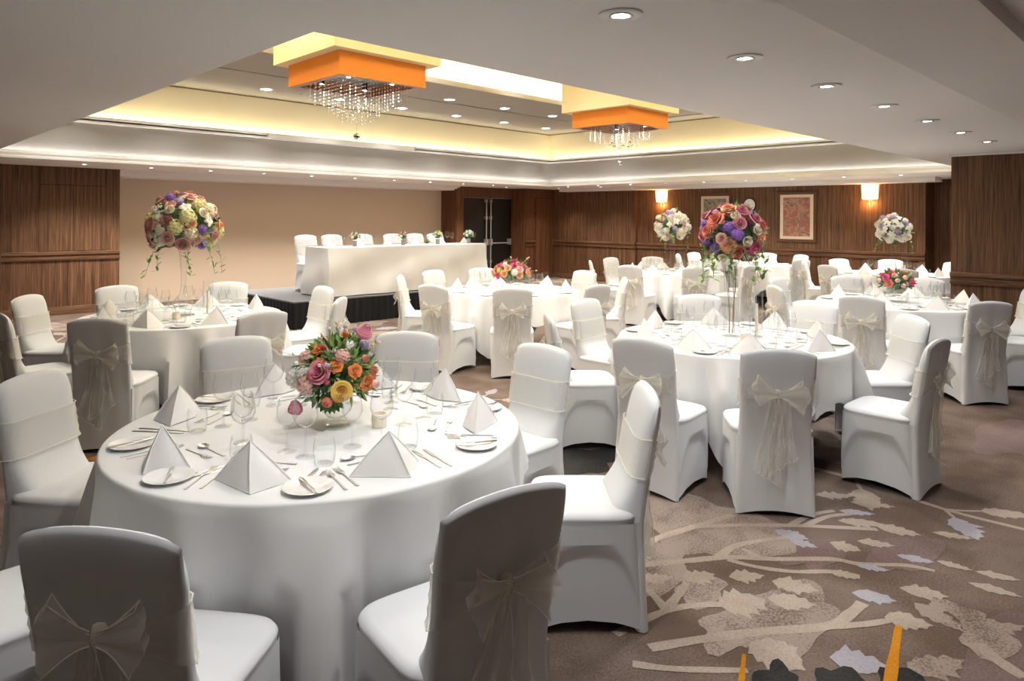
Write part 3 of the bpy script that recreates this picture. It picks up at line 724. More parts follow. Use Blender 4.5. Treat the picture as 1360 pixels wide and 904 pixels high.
def cloth(turn, seats, seed, rads):
    b = MB(); n = 216; R = TR+.006; rows = []; Lh = 1.13; rnd = random.Random(seed); p1, p2 = rnd.uniform(0, 6), rnd.uniform(0, 6)
    for r in (.001, .2, .45, .65, .75, .80): rows.append([(r*math.cos(2*PI*j/n), r*math.sin(2*PI*j/n), TZ+.0055) for j in range(n)])
    for k in range(5):
        a = PI/2*k/4; rows.append([((R-.012+.012*math.sin(a))*math.cos(2*PI*j/n), (R-.012+.012*math.sin(a))*math.sin(2*PI*j/n), TZ+.0055-.012+.012*math.cos(a)) for j in range(n)])
    nd = 20; tr = math.radians(turn)
    for i in range(1, nd+1):
        t = i/nd; row = []
        for j in range(n):
            a = 2*PI*j/n; q = a-tr; ca = max(abs(math.cos(q)), abs(math.sin(q))); drop = min(Lh/ca-R, .68)
            phi = abs(((q-PI/4+PI/4) % (PI/2))-PI/4) if False else abs(((q) % (PI/2))-PI/4)   # 0 at a cloth corner
            corner = math.exp(-(phi/.30)**2)
            near = max([math.exp(-(((a-s+PI) % (2*PI)-PI)/.15)**2) for s in seats]+[0])
            amp = (.044+.075*corner)*(1-.7*near)
            fo = amp*(math.sin(13*q+p1+.6*math.sin(3*q))+.45*math.sin(22*q+p2)+.4*math.sin(7*q))
            flare = .03+.06*corner
            r = R+.003+(t**.8)*(flare*(1-.9*near)+fo)
            z = TZ-.006-(drop-.006)*t+.004*math.sin(31*q)*t
            r = max(r, R-.01)
            for sa, rc_ in zip(seats, rads):      # the cloth hangs in front of the seats
                d_ = (a-sa+PI) % (2*PI)-PI
                if abs(d_) < .5 and z < .60:
                    dx = abs(r*math.sin(d_)); k_ = max(0, (dx-.25)/.06)+max(0, (z-.52)/.08)
                    lim = (rc_-.250+k_*.12)/math.cos(d_)
                    r = min(r, max(lim, R-.03))
            row.append((r*math.cos(a), r*math.sin(a), z))
        rows.append(row)
    b.grid(rows, True); return b
def table_mesh(t):
    b = MB(); b.lathe([(.001, TZ-.03), (TR-.02, TZ-.03), (TR, TZ-.025), (TR, TZ), (.001, TZ)], 64); b.build('tabletop', M['tabletop'], t, 30)
    for k in range(4):
        a = PI/4+PI/2*k; x, y = .55*math.cos(a), .55*math.sin(a)
        b = MB(); b.tube([(x*.9, y*.9, TZ-.03), (x, y, .0)], .016, 8); b.tube([(x*.9, y*.9, .35), (x*.2, y*.2, .6)], .01, 6); b.build('leg', M['tableleg'], t)

# tableware prototypes: meshes in a local frame, +y towards the table centre
def wineglass(h, rb, parts, nm):
    """list of (part name, mesh)"""
    foot = MB().lathe([(.001, .004), (.010, .0035), (.036, .001), (.036, 0)], 20)
    stem = MB().lathe([(.010, .003), (.0045, .012), (.0036, .05), (.004, h*.46), (.008, h*.50)], 10)
    bowl = MB().lathe([(.001, h*.495), (.012, h*.50), (rb*.75, h*.57), (rb, h*.68), (rb*.97, h*.80), (rb*.80, h*.97), (rb*.78, h), (rb*.765, h*.995)], 22)
    return foot, stem, bowl
def tumbler():
    return MB().lathe([(.001, .006), (.026, .006), (.030, .001), (.034, .004), (.040, .04), (.038, .075), (.034, .095), (.0335, .0945)], 22)
def knife(ln, blade=.11):
    b = MB(); h = ln-blade
    rows = []
    for (y, w_, z) in ((0, .0045, .0022), (.01, .0055, .003), (h*.6, .0045, .003), (h, .004, .0025), (h+.012, .0075, .001), (h+blade*.75, .0085, .001), (ln-.01, .006, .001), (ln, .0015, .0008)):
        rows.append([(-w_, y, .0002), (w_, y, .0002), (w_*.8, y, z+.0006), (-w_*.8, y, z+.0006)])
    b.grid(rows, True); b.add(rows[0], [(3, 2, 1, 0)]); b.add(rows[-1], [(0, 1, 2, 3)]); return b
def fork(ln):
    b = MB(); rows = []
    for (y, w_, z) in ((0, .006, 0), (.03, .005, .0), (ln*.5, .0028, .0015), (ln*.64, .003, .003), (ln*.68, .010, .003), (ln*.74, .012, .001)):
        rows.append([(-w_, y, z+.0002), (w_, y, z+.0002), (w_*.8, y, z+.0022), (-w_*.8, y, z+.0022)])
    b.grid(rows, True); b.add(rows[0], [(3, 2, 1, 0)])
    for k in range(4):
        x = -.0102+.0068*k; rr = []
        for (y, z, w_) in ((ln*.735, .001, .0021), (ln*.85, .0005, .0018), (ln*.97, .004, .0014), (ln, .0055, .0008)):
            rr.append([(x-w_, y, z+.0002), (x+w_, y, z+.0002), (x+w_, y, z+.0018), (x-w_, y, z+.0018)])
        b.grid(rr, True); b.add(rr[-1], [(0, 1, 2, 3)])
    return b
def spoon(ln):
    b = MB(); rows = []
    for (y, w_, z) in ((0, .006, 0), (.03, .005, .0), (ln*.5, .0028, .002), (ln*.70, .0035, .004)):
        rows.append([(-w_, y, z+.0002), (w_, y, z+.0002), (w_*.8, y, z+.0022), (-w_*.8, y, z+.0022)])
    b.grid(rows, True); b.add(rows[0], [(3, 2, 1, 0)])
    cy, a_, c_ = ln*.84, ln*.155, .0195; rr = []
    for i in range(7):
        q = i/6; rr.append([(c_*q*math.cos(2*PI*j/20)+0, cy+a_*q*math.sin(2*PI*j/20), .0012+.006*q*q) for j in range(20)])
    b.grid(rr, True); rr2 = [[(x, y, z+.0008) for x, y, z in r] for r in rr]; b.grid(rr2, True, flip=True); b.grid([rr[-1], rr2[-1]], True)
    return b
def plate(r):
    return MB().lathe([(.001, .002), (r*.5, .001), (r*.58, 0), (r*.62, .002), (r*.98, .011), (r, .0135), (r*.985, .0145), (r*.64, .0065), (r*.58, .0045), (.001, .004)], 40)
def napkin():
    b = MB(); A = Vector((0, .0, .142)); Fp = Vector((.05, -.085, .002)); L_ = Vector((-.135, .01, .002)); R_ = Vector((.125, .045, .002)); B_ = Vector((-.02, .065, .002))
    def tri(p, q, n=8, bulge=.008):
        nrm = (q-p).cross(A-p).normalized()
        if nrm.dot((p+q)/2-Vector((0, 0, 0))) < 0: nrm = -nrm
        rows = []
        for i in range(n+1):
            t = i/n; rows.append([(p.lerp(q, j/n)).lerp(A, t*.985)+nrm*bulge*math.sin(PI*j/n)*math.sin(PI*min(t+.15, 1)) for j in range(n+1)])
        b.grid(rows); 
        # folded edge roll along the arris
        return rows
    for p, q in ((L_, Fp), (Fp, R_), (R_, B_), (B_, L_)): tri(p, q)
    b.tube([Fp, Fp.lerp(A, .5)+Vector((0, -.004, .002)), A], .0035, 6, .002)
    b.tube([L_, L_.lerp(A, .5)+Vector((-.003, 0, .003)), A], .003, 6, .002); b.tube([R_, R_.lerp(A, .5)+Vector((.003, 0, .003)), A], .003, 6, .002)
    for p, q in ((L_, Fp), (Fp, R_)): b.tube([p, q], .003, 6)
    return b
WARE = {}
def mesh_of(nm, mb, mat, ang=45): WARE[nm] = mb.mesh(nm, mat, ang)
mesh_of('napkin', napkin(), M['napkin'], 50); mesh_of('side_plate', plate(.082), M['china']); mesh_of('dinner_knife', knife(.225), M['steel']); mesh_of('butter_knife', knife(.165, .08), M['steel'])
mesh_of('dinner_fork', fork(.20), M['steel']); mesh_of('dessert_fork', fork(.175), M['steel']); mesh_of('dessert_spoon', spoon(.185), M['steel']); mesh_of('water_tumbler', tumbler(), M['glass'])
for nm, h, rb in (('red_wine_glass', .222, .045), ('white_wine_glass', .200, .039)):
    f_, s_, b_ = wineglass(h, rb, True, nm)
    mesh_of(nm+'_foot', f_, M['glass']); mesh_of(nm+'_stem', s_, M['glass']); mesh_of(nm+'_bowl', b_, M['glass'])
    al = MB(); al.v, al.f, al.m = [], [], []
    for q in (f_, s_, b_): al.add(q.v, q.f)
    mesh_of(nm, al, M['glass'])
def put_ware(nm, x, y, z, rz, label, cat, group, tilt=0, parts=False):
    if parts:
        o = thing(nm, label, cat, (x, y, z), rz, group)
        for p in ('bowl', 'stem', 'foot'):
            q = bpy.data.objects.new(p, WARE[nm+'_'+p]); C.objects.link(q); q.parent = o
    else:
        o = bpy.data.objects.new(nm, WARE[nm]); C.objects.link(o); o.location = (x, y, z); o.rotation_euler = (tilt, 0, rz); tag(o, label, cat, group)
    return o
ZT0 = TZ+.0062
rw = random.Random(9)
def seat_setting(cx, cy, ang, seat, tname, level, z=None):
    """ang = direction from the table centre to the diner"""
    def loc(x, r, j=.004):   # x to the diner's right, r = distance from the centre
        a = ang; ux, uy = math.cos(a), math.sin(a); rx_, ry_ = -uy, ux     # diner faces the centre: his right hand
        return cx+ux*r+rx_*x+rw.uniform(-j, j), cy+uy*r+ry_*x+rw.uniform(-j, j)
    face = ang+PI/2          # local +y towards the centre
    wh = 'at the %s seat of %s' % (seat, tname); G = 'place settings on '+tname
    x, y = loc(0, .665); put_ware('napkin', x, y, ZT0, face+rw.uniform(-.18, .18), 'white pyramid napkin '+wh, 'napkin', 'napkins on '+tname)
    x, y = loc(-.29, .665, .004); put_ware('side_plate', x, y, ZT0, face, 'white side plate '+wh, 'plate', 'side plates on '+tname)
    if level >= 2:
        bx, by = x, y; ba = face+rw.uniform(-.5, .5); o = put_ware('butter_knife', bx-(-math.sin(ba))*.0825, by-math.cos(ba)*.0825, ZT0+.0150, ba, 'butter knife '+wh, 'knife', 'butter knives on '+tname)
        for (dx, r, nm, w_, cat) in ((.165, .73, 'dinner_knife', 'inner', 'knife'), (.205, .74, 'dinner_knife', 'outer', 'knife'), (-.142, .73, 'dinner_fork', 'inner', 'fork'), (-.182, .74, 'dinner_fork', 'outer', 'fork')):
            x, y = loc(dx, r); put_ware(nm, x, y, ZT0, face+rw.uniform(-.03, .03), w_+' steel '+nm.replace('_', ' ')+' '+wh, cat, cat+' set on '+tname)
        x, y = loc(.08, .475); put_ware('dessert_spoon', x, y, ZT0, face+PI/2+rw.uniform(-.08, .08), 'dessert spoon '+wh, 'spoon', 'spoons on '+tname)
        x, y = loc(-.10, .53); put_ware('dessert_fork', x, y, ZT0, face-PI/2+rw.uniform(-.08, .08), 'dessert fork '+wh, 'fork', 'dessert forks on '+tname)
    pr = level >= 3
    x, y = loc(.09, .41, .01); put_ware('red_wine_glass', x, y, ZT0, 0, 'large wine glass '+wh, 'wine glass', 'wine glasses on '+tname, parts=pr)
    x, y = loc(-.01, .35, .01); put_ware('white_wine_glass', x, y, ZT0, 0, 'small wine glass '+wh, 'wine glass', 'wine glasses on '+tname, parts=pr)
    x, y = loc(.17, .46, .01); put_ware('water_tumbler', x, y, ZT0, 0, 'clear water tumbler '+wh, 'tumbler', 'tumblers on '+tname)
LEVEL = {'T1': 3, 'T4': 3, 'T2': 2, 'T3': 2, 'T5': 2, 'T6': 1, 'T7': 1, 'T8': 1}
CT = {}
for ti, (k, (ctr, tn, turn, seats)) in enumerate(TABLES.items()):
    cx, cy = xz(*ctr); CT[k] = (cx, cy)
    t = thing('round_table', 'round banquet table hidden under the white cloth, %s' % tn, 'table', (cx, cy, 0), 0, 'round banquet tables'); table_mesh(t)
    angs = []; rads = []
    for sn, (X, Z) in seats.items():
        x, y = xz(X, Z); a = math.atan2(y-cy, x-cx); r = math.hypot(x-cx, y-cy); angs.append(a)
        r = min(max(r-.30, 1.105), 1.15); rads.append(r)
        hx, hy = cx+math.cos(a)*r, cy+math.sin(a)*r
        put_chair(hx, hy, 0, a+PI/2+rch.uniform(-.04, .04), 'white chair with bow at the %s of %s' % (sn, tn), 'white covered chairs around the round tables')
        seat_setting(cx, cy, a, sn, tn, LEVEL[k])
    c_ = cloth(turn, angs, ti+4, rads).build('tablecloth', M['cloth'], None, 60, (cx, cy, 0)); tag(c_, 'white linen cloth draped over %s' % tn, 'tablecloth', 'white round tablecloths')

# ------------------------------------------------------------------ stage and head table
st = thing('stage', 'low black-skirted stage platform under the long head table', 'stage', (7.5, 10.55, 0))
b = MB(); b.box(4.86-7.5, 9.4-7.5, 9.5-10.55, 11.62-10.55, .36, .40); b.build('deck', M['deck'], st)
def pleat(x0, y0, x1, y1):
    n = int(math.hypot(x1-x0, y1-y0)/.02); rows = []
    nx, ny = (y1-y0)/math.hypot(x1-x0, y1-y0), -(x1-x0)/math.hypot(x1-x0, y1-y0)
    for z, k in ((.385, .3), (.25, .8), (.004, 1.2)):
        rows.append([(x0+(x1-x0)*i/n+nx*k*.012*math.sin(i*1.1), y0+(y1-y0)*i/n+ny*k*.012*math.sin(i*1.1), z) for i in range(n+1)])
    b = MB(); b.grid(rows); b.build('skirting', M['skirt'], st, 60)
pleat(-2.66, -1.07, 1.92, -1.07); pleat(-2.66, 1.07, -2.66, -1.07); pleat(1.92, -1.07, 1.92, 1.07)
HX0, HX1, HY0, HY1, HZ = 5.50, 8.80, 9.66, 10.36, 1.165
ht = thing('long_table', 'long rectangular head table under the white cloth on the stage', 'table', (7.23, 10.0, .4))
b = MB(); b.box(HX0-7.23+.01, HX1-7.23-.01, HY0-10+.01, HY1-10-.01, HZ-.03-.4, HZ-.4); b.build('tabletop', M['tabletop'], ht)
for x in (-1.7, -.1, .1, 1.7):
    for y in (-.28, .28):
        b = MB(); b.tube([(x, y, 0), (x, y, HZ-.43)], .015, 8); b.build('leg', M['tableleg'], ht)
def rect_cloth():
    b = MB(); per = []; n = 420; w2, d2 = (HX1-HX0)/2, (HY1-HY0)/2; P_ = 4*(w2+d2)
    for i in range(n):
        s = P_*i/n
        if s < 2*w2: per.append((-w2+s, -d2, 0, -1))
        elif s < 2*w2+2*d2: per.append((w2, -d2+s-2*w2, 1, 0))
        elif s < 4*w2+2*d2: per.append((w2-(s-2*w2-2*d2), d2, 0, 1))
        else: per.append((-w2, d2-(s-4*w2-2*d2), -1, 0))
    rows = [[(x*k, y*k, HZ+.005) for x, y, a, c in per] for k in (.001, .5, .95, .995)]
    for i in range(0, 15):
        t = i/14; r = []
        for j, (x, y, nx, ny) in enumerate(per):
            s = P_*j/n; dc = min(abs(abs(x)-w2)+abs(abs(y)-d2), .6); sw = math.exp(-(dc/.12)**2)
            o = .004+t*(.035+.02*math.sin(s*5.2+2.5*t)+.015*math.sin(s*9.5+1.3-3*t)+.04*sw)+.03*math.sin(PI*t)*math.sin(s*3.1+4*t)
            r.append((x+nx*o+(.03*sw*t*math.copysign(1, x) if ny else 0), y+ny*o+(.03*sw*t*math.copysign(1, y) if nx else 0), HZ+.004-(HZ-.40-.012)*t))
        rows.append(r)
    b.grid(rows, True, flip=False); return b
c_ = rect_cloth().build('tablecloth', M['cloth'], None, 50, ((HX0+HX1)/2, (HY0+HY1)/2, 0)); tag(c_, 'long white cloth draped to the stage floor over the head table', 'tablecloth')
for k, x in enumerate((5.82, 6.32, 6.95, 7.6, 8.12, 8.62)):
    put_chair(x, 10.69, .4, PI, 'white covered chair behind the head table, %s from the left' % ordn[k], 'white chairs behind the head table')
ZH = HZ+.006
for k, x in enumerate((5.8, 6.35, 6.9, 7.5, 8.1, 8.65)):
    wh = '%s from the left on the head table' % ordn[k]
    put_ware('napkin', x, 10.12, ZH, PI, 'white folded napkin, '+wh, 'napkin', 'napkins on the head table').scale = (.8, .8, .8)
    put_ware('red_wine_glass', x+.2, 10.2, ZH, 0, 'clear wine glass, '+wh, 'wine glass', 'wine glasses on the head table')
    put_ware('white_wine_glass', x+.29, 10.16, ZH, 0, 'small wine glass, '+wh, 'wine glass', 'wine glasses on the head table')

# ------------------------------------------------------------------ flowers
def fmat(name, col, var=.12): return pbr(name, col, .7, var=var, scale=30, sheen=.2)
FC = {k: fmat(k+'_petal', v) for k, v in dict(pink=(.72, .24, .32), hot=(.75, .08, .26), blush=(.80, .47, .42), dusty=(.62, .27, .26), peach=(.85, .42, .22), orange=(.85, .28, .06),
    yellow=(.85, .55, .12), lemon=(.80, .76, .38), cream=(.82, .74, .55), white=(.84, .82, .76), purple=(.30, .14, .55), lilac=(.52, .40, .66), blue=(.30, .36, .60), coral=(.78, .22, .15), red=(.45, .04, .05)).items()}
GR = [fmat('leaf_green', (.10, .24, .045), .3), fmat('leaf_dark', (.04, .13, .03), .3), fmat('leaf_light', (.30, .44, .13), .3), fmat('leaf_blue_green', (.12, .22, .19), .2)]
STEMM = fmat('green_stem', (.10, .18, .05))
def petal(b, base_r, ht, wid, open_, ang, curl, z0=0, n=4):
    rows = []
    for i in range(n+1):
        t = i/n; r = base_r+open_*t**1.4; z = z0+ht*math.sin(t*PI/2*.98); z -= curl*max(0, t-.6)*ht
        w_ = wid*math.sin(PI*(.20+.52*t))
        row = []
        for k in range(-2, 3):
            q = k/2; a = ang+q*w_/max(r+.3, .3); rr = r*(1-.10*q*q)
            row.append((rr*math.cos(a), rr*math.sin(a), z-(.06*q*q)*ht))
        rows.append(row)
    b.grid(rows)
def rose(rnd):
    b = MB(); 
    b.lathe([(.001, .2), (.16, .35), (.15, .62), (.05, .72)], 8)
    for ring_, (n, r, h, w_, op, cu) in enumerate(((3, .05, .86, .42, .05, 0), (4, .12, .85, .60, .08, 0), (5, .20, .82, .78, .15, .1), (6, .29, .74, .92, .24, .35), (7, .37, .62, 1.05, .36, .7))):
        for k in range(n): petal(b, r, h, w_, op, 2*PI*k/n+ring_*.6+rnd.uniform(-.15, .15), cu)
    b.ball((0, 0, .50), .24, 8, 6); return b
def peony(rnd):
    b = MB()
    for ring_, (n, r, h, w_, op, cu) in enumerate(((5, .08, .75, .35, .12, 0), (7, .18, .75, .42, .22, 0), (9, .28, .68, .45, .36, .2), (11, .36, .52, .5, .5, .3), (12, .42, .32, .5, .58, .3))):
        for k in range(n): petal(b, r, h*rnd.uniform(.85, 1.12), w_, op*rnd.uniform(.8, 1.1), 2*PI*k/n+ring_*.5+rnd.uniform(-.2, .2), cu)
    b.ball((0, 0, .40), .22, 8, 6); return b
def hydrangea(rnd):
    b = MB(); n = 44
    for i in range(n):
        z = 1-1.35*(i+.5)/n; a = i*2.399; r = math.sqrt(max(0, 1-z*z)); c = Vector((r*math.cos(a), r*math.sin(a), z))*.8; nm = c.normalized()
        u = nm.cross(Vector((.3, .2, 1))).normalized(); v = nm.cross(u); c += nm*rnd.uniform(-.05, .08); tw = rnd.uniform(0, 1.5)
        for k in range(4):
            q = tw+k*PI/2; d = u*math.cos(q)+v*math.sin(q); e = u*-math.sin(q)+v*math.cos(q)
            b.add([c, c+d*.12+e*.10+nm*.02, c+d*.24+nm*.05, c+d*.12-e*.10+nm*.02], [(0, 1, 2, 3)])
    b.ball((0, 0, 0), .66, 8, 6); return b
def orchid(rnd):
    b = MB()
    for k in range(5):
        a = 2*PI*k/5+.3; wd = .42 if k % 2 else .30; rows = []
        for i in range(5):
            t = i/4; r = .05+.9*t; h = .25+.18*math.sin(PI*t)-.12*t
            w_ = wd*math.sin(PI*(.1+.8*t)); d = Vector((math.cos(a), math.sin(a), 0)); e = Vector((-math.sin(a), math.cos(a), 0))
            rows.append([d*r+e*w_*q+Vector((0, 0, h-.1*q*q)) for q in (-1, -.5, 0, .5, 1)])
        b.grid(rows)
    b.ball((0, 0, .33), .10, 6, 4); return b
def ranunc(rnd):
    b = MB()
    for k, (r, z, s) in enumerate(((.55, .35, .75), (.47, .48, .7), (.38, .60, .62), (.28, .70, .5), (.16, .78, .4))):
        b.lathe([(r*.9, z-.30), (r, z-.1), (r*.92, z), (r*.8, z+.02)], 14)
    b.lathe([(.001, .0), (.3, .06), (.5, .22)], 12); b.ball((0, 0, .68), .14, 8, 5); return b
def bud(rnd):
    b = MB(); b.lathe([(.001, 0), (.25, .1), (.36, .4), (.26, .75), (.10, .95), (.001, 1.0)], 10); return b
rf = random.Random(77)
FM = {nm: [fn(rf).mesh(nm, FC['white'], 70) for _ in range(2)] for nm, fn in (('rose', rose), ('peony', peony), ('hydrangea', hydrangea), ('orchid', orchid), ('ranunculus', ranunc), ('flower_bud', bud))}
def flower(kind, col, size, pos, direc, parent, rnd):
    o = bpy.data.objects.new(kind, rnd.choice(FM[kind])); C.objects.link(o); o.parent = parent
    o.material_slots[0].link = 'OBJECT'; o.material_slots[0].material = FC[col]
    d = Vector(direc).normalized(); q = d.to_track_quat('Z', 'Y'); o.rotation_mode = 'QUATERNION'
    o.rotation_quaternion = q @ Vector((0, 0, 1)).rotation_difference(Vector((0, 0, 1))); o.rotation_quaternion = q @ Matrix.Rotation(rnd.uniform(0, 6), 4, 'Z').to_quaternion()
    o.scale = (size, size, size); o.location = Vector(pos); o['label'] = {'hot': 'hot pink', 'coral': 'coral'}.get(col, col)+' '+kind.replace('_', ' '); return o
def leafq(b, base_, d, up, ln, wd):
    d = d.normalized(); e = d.cross(up).normalized(); n = e.cross(d)
    b.add([base_, base_+d*ln*.35+e*wd*.5+n*ln*.05, base_+d*ln*.75+e*wd*.35+n*ln*.05, base_+d*ln, base_+d*ln*.75-e*wd*.35+n*ln*.05, base_+d*ln*.35-e*wd*.5+n*ln*.05, base_+d*ln*.4-n*0], [(0, 1, 6), (1, 2, 6), (2, 3, 6), (3, 4, 6), (4, 5, 6), (5, 0, 6)])
def rdir(rnd, zmin=-1):
    while 1:
        z = rnd.uniform(zmin, 1); a = rnd.uniform(0, 2*PI); r = math.sqrt(1-z*z); return Vector((r*math.cos(a), r*math.sin(a), z))
def bouquet(name, label, x, y, z, R, kinds, n, nleaf, seed, zmin=-.75, vines=0, sq=1.0, smin=.8, wisps=0, group=None, xs=1.0, leafsize=1.0, vdir=None, vl=1.0):
    """kinds: list of (kind, colour, relative size, weight)"""
    rnd = random.Random(seed); t = thing(name, label, 'flower arrangement', (x, y, z), 0, group)
    b = MB(); b.mi = 1; b.ball((0, 0, 0), R*.62, 12, 8, sq*.9); b.mi = 0
    for i in range(nleaf):
        d = rdir(rnd, zmin-.1); p = Vector((d.x*R*.72, d.y*R*.72, d.z*R*.72*sq)); b.mi = rnd.choice((0, 0, 1, 2, 3)) if n != 30 else rnd.choice((0, 1, 2, 2, 2))
        leafq(b, p, d+rdir(rnd)*.6, rdir(rnd), R*rnd.uniform(.34, .58)*leafsize, R*rnd.uniform(.12, .2)*leafsize)
    b.build('foliage', GR, t, 0)['kind'] = 'stuff'
    ws = [k[3] for k in kinds]
    for i in range(n):
        zz = 1-(1-zmin)*(i+.5)/n; a = i*2.399963+rnd.uniform(-.15, .15); r = math.sqrt(max(0, 1-zz*zz)); d = Vector((r*math.cos(a), r*math.sin(a), zz))
        kd, col, sz, _ = rnd.choices(kinds, ws)[0]; s_ = R*sz*rnd.uniform(.85, 1.12); rad = (R-s_*.55)*rnd.uniform(.92, 1.05)
        flower(kd, col, s_, (d.x*rad*xs, d.y*rad*xs, d.z*rad*sq), (d.x, d.y, d.z*1.0+.05), t, rnd)
    for i in range(vines):
        a = (i*2.4+seed) if vdir is None else vdir[i % len(vdir)]; p = Vector((math.cos(a)*R*.7, math.sin(a)*R*.7, -R*.35)); pts = [p]; d = Vector((math.cos(a), math.sin(a), .1))
        v = MB(); v.mi = 0
        for k in range(7):
            d = (d*.75+Vector((rnd.uniform(-.3, .3), rnd.uniform(-.3, .3), -.55))).normalized(); p = p+d*R*.17; pts.append(p)
        v.tube(pts, .0018, 4); 
        for k, p in enumerate(pts[1:]):
            for s in (-1, 1):
                v.mi = rnd.choice((0, 0, 2)); dd = rdir(rnd, -.6); leafq(v, p, dd, Vector((0, 0, 1)) if abs(dd.z) < .9 else Vector((1, 0, 0)), R*rnd.uniform(.14, .22)*vl, R*.08*vl)
        v.build('vine', GR, t, 0)
    for i in range(wisps):
        d = rdir(rnd, .1); b = MB(); e = d*R*rnd.uniform(1.15, 1.55); b.tube([d*R*.5, (d*R*.9)+Vector((.01, 0, .01)), e], .0015, 4)
        for k in range(5): leafq(b, d*R*(.85+.13*k), rdir(rnd), rdir(rnd), R*.16, R*.06)
        b.build('wispy_stem', [GR[2]], t, 0); flower('flower_bud', rnd.choice(('blush', 'white', 'lilac')), R*.13, e, d, t, rnd)
    return t
def glass_vase(nm, label, x, y, prof, group=None, extra=None):
    b = MB(); b.lathe(prof, 32); o = b.build(nm, M['glass'], None, 50, (x, y, ZT0)); tag(o, label, 'vase', group); return o
FLUTE = [(.001, .004), (.095, .001), (.097, .006), (.06, .02), (.07, .06), (.085, .10), (.075, .135), (.03, .19), (.020, .28), (.024, .42), (.035, .56), (.055, .60), (.053, .60)]
CYL = [(.001, .012), (.058, .010), (.062, .001), (.064, .008), (.062, .06), (.058, .3), (.062, .5), (.07, .575), (.068, .575)]
def hurricane(x, y, tn, h=.30, r=.042, ch=.20):
    t = thing('candle_holder', 'tall glass cylinder holding a candle on '+tn, 'candle holder', (x, y, ZT0), 0, None)
    b = MB(); b.lathe([(.001, .008), (r-.006, .008), (r, .001), (r+.002, .02), (r, h), (r-.0015, h)], 28); b.build('glass_cylinder', M['glass'], t)
    c_ = thing('pillar_candle', 'slim ivory candle in the glass cylinder on '+tn, 'candle', (x, y, ZT0+.0092))
    b = MB(); b.lathe([(.001, 0), (.013, 0), (.012, ch), (.009, ch+.003), (.001, ch+.001)], 14); b.build('wax', M['candle'], c_)
    b = MB(); b.tube([(0, 0, ch), (.002, 0, ch+.012)], .001, 5); b.build('wick', M['black'], c_)
def votive(x, y, tn):
    b = MB(); b.lathe([(.001, 0), (.03, 0), (.032, .004), (.032, .055), (.028, .056), (.027, .02), (.001, .02)], 22); o = b.build('votive_holder', M['candle'], None, 40, (x, y, ZT0)); tag(o, 'small round ivory votive holder on '+tn, 'candle holder')

# T2: tall glass vase with a pastel ball
x, y = CT['T2']
glass_vase('tall_vase', 'tall waisted clear glass vase under the pastel bouquet on the left table', x, y, FLUTE)
bouquet('flower_ball', 'large pastel rose bouquet on the tall glass vase, left table', x, y, 1.56, .30,
    [('rose', 'dusty', .27, 5), ('rose', 'blush', .27, 5), ('rose', 'peach', .24, 3), ('hydrangea', 'lemon', .30, 4), ('hydrangea', 'cream', .27, 2), ('peony', 'pink', .24, 2), ('hydrangea', 'purple', .17, 3), ('orchid', 'white', .22, 5), ('rose', 'cream', .22, 3), ('hydrangea', 'lilac', .16, 2)],
    66, 130, 5, vines=6, zmin=-.6, leafsize=.72)
hurricane(x+.20, y-.04, 'the left table')
votive(x-.12, y-.18, 'the left table')
# T4
x, y = CT['T4']
glass_vase('tall_vase', 'tall clear glass cylinder vase under the pink bouquet ball', x, y, [(.001, .012), (.062, .010), (.068, .001), (.07, .008), (.055, .1), (.05, .3), (.06, .5), (.08, .56), (.079, .56)])
b = MB(); rb_ = random.Random(3)
for k in range(5):
    a = k*1.26; p = Vector((.02*math.cos(a), .02*math.sin(a), .03)); pts = [p]
    for i in range(6): p = p+Vector((rb_.uniform(-.008, .008)+.004*math.cos(a), rb_.uniform(-.008, .008)+.004*math.sin(a), .085)); pts.append(p)
    b.tube(pts, .0022, 5)
o = b.build('stem_bundle', pbr('brown_twigs', (.22, .13, .06), .8), None, 60, (x, y, ZT0)); tag(o, 'bundle of thin brown stems inside the pink bouquet vase', 'stems')
bouquet('flower_ball', 'large deep pink and coral bouquet ball with purple blooms and trailing vines', x, y, 1.545, .235,
    [('rose', 'pink', .34, 8), ('peony', 'hot', .30, 4), ('peony', 'coral', .32, 2), ('rose', 'blush', .27, 3), ('peony', 'peach', .30, 2), ('hydrangea', 'purple', .22, 1.8), ('rose', 'cream', .25, 3), ('hydrangea', 'lilac', .18, 2), ('hydrangea', 'lemon', .24, 1)],
    60, 190, 9, vines=9, zmin=-.75, leafsize=.85, vl=1.5)
hurricane(x+.16, y-.12, 'the large pink bouquet table', .34, .045, .24)
votive(x-.10, y-.16, 'the large pink bouquet table')
# T1: loose garden bouquet in a glass bowl
x, y = CT['T1']; x += .045; y += -.03
o = glass_vase('footed_bowl', 'small footed clear glass bowl holding the garden bouquet, front table', x, y, [(.001, .006), (.045, .004), (.05, .0), (.05, .004), (.015, .014), (.014, .024), (.04, .035), (.062, .06), (.07, .10), (.066, .13), (.064, .13)])
bq = bouquet('garden_bouquet', 'loose colourful garden bouquet with tall pink ranunculus on the front table', x, y, .985, .158,
    [('rose', 'pink', .30, 1), ('peony', 'orange', .24, 3), ('rose', 'coral', .24, 2), ('ranunculus', 'coral', .22, 3), ('hydrangea', 'blush', .27, 3), ('hydrangea', 'white', .25, 3), ('hydrangea', 'lilac', .20, 2), ('flower_bud', 'red', .22, 1)],
    30, 420, 12, vines=0, zmin=-.45, wisps=14, sq=1.05, xs=1.12, leafsize=.9)
rr_ = random.Random(4)
RT = Vector((.7138, -.7004, 0)); FW = Vector((.7004, .7138, 0))
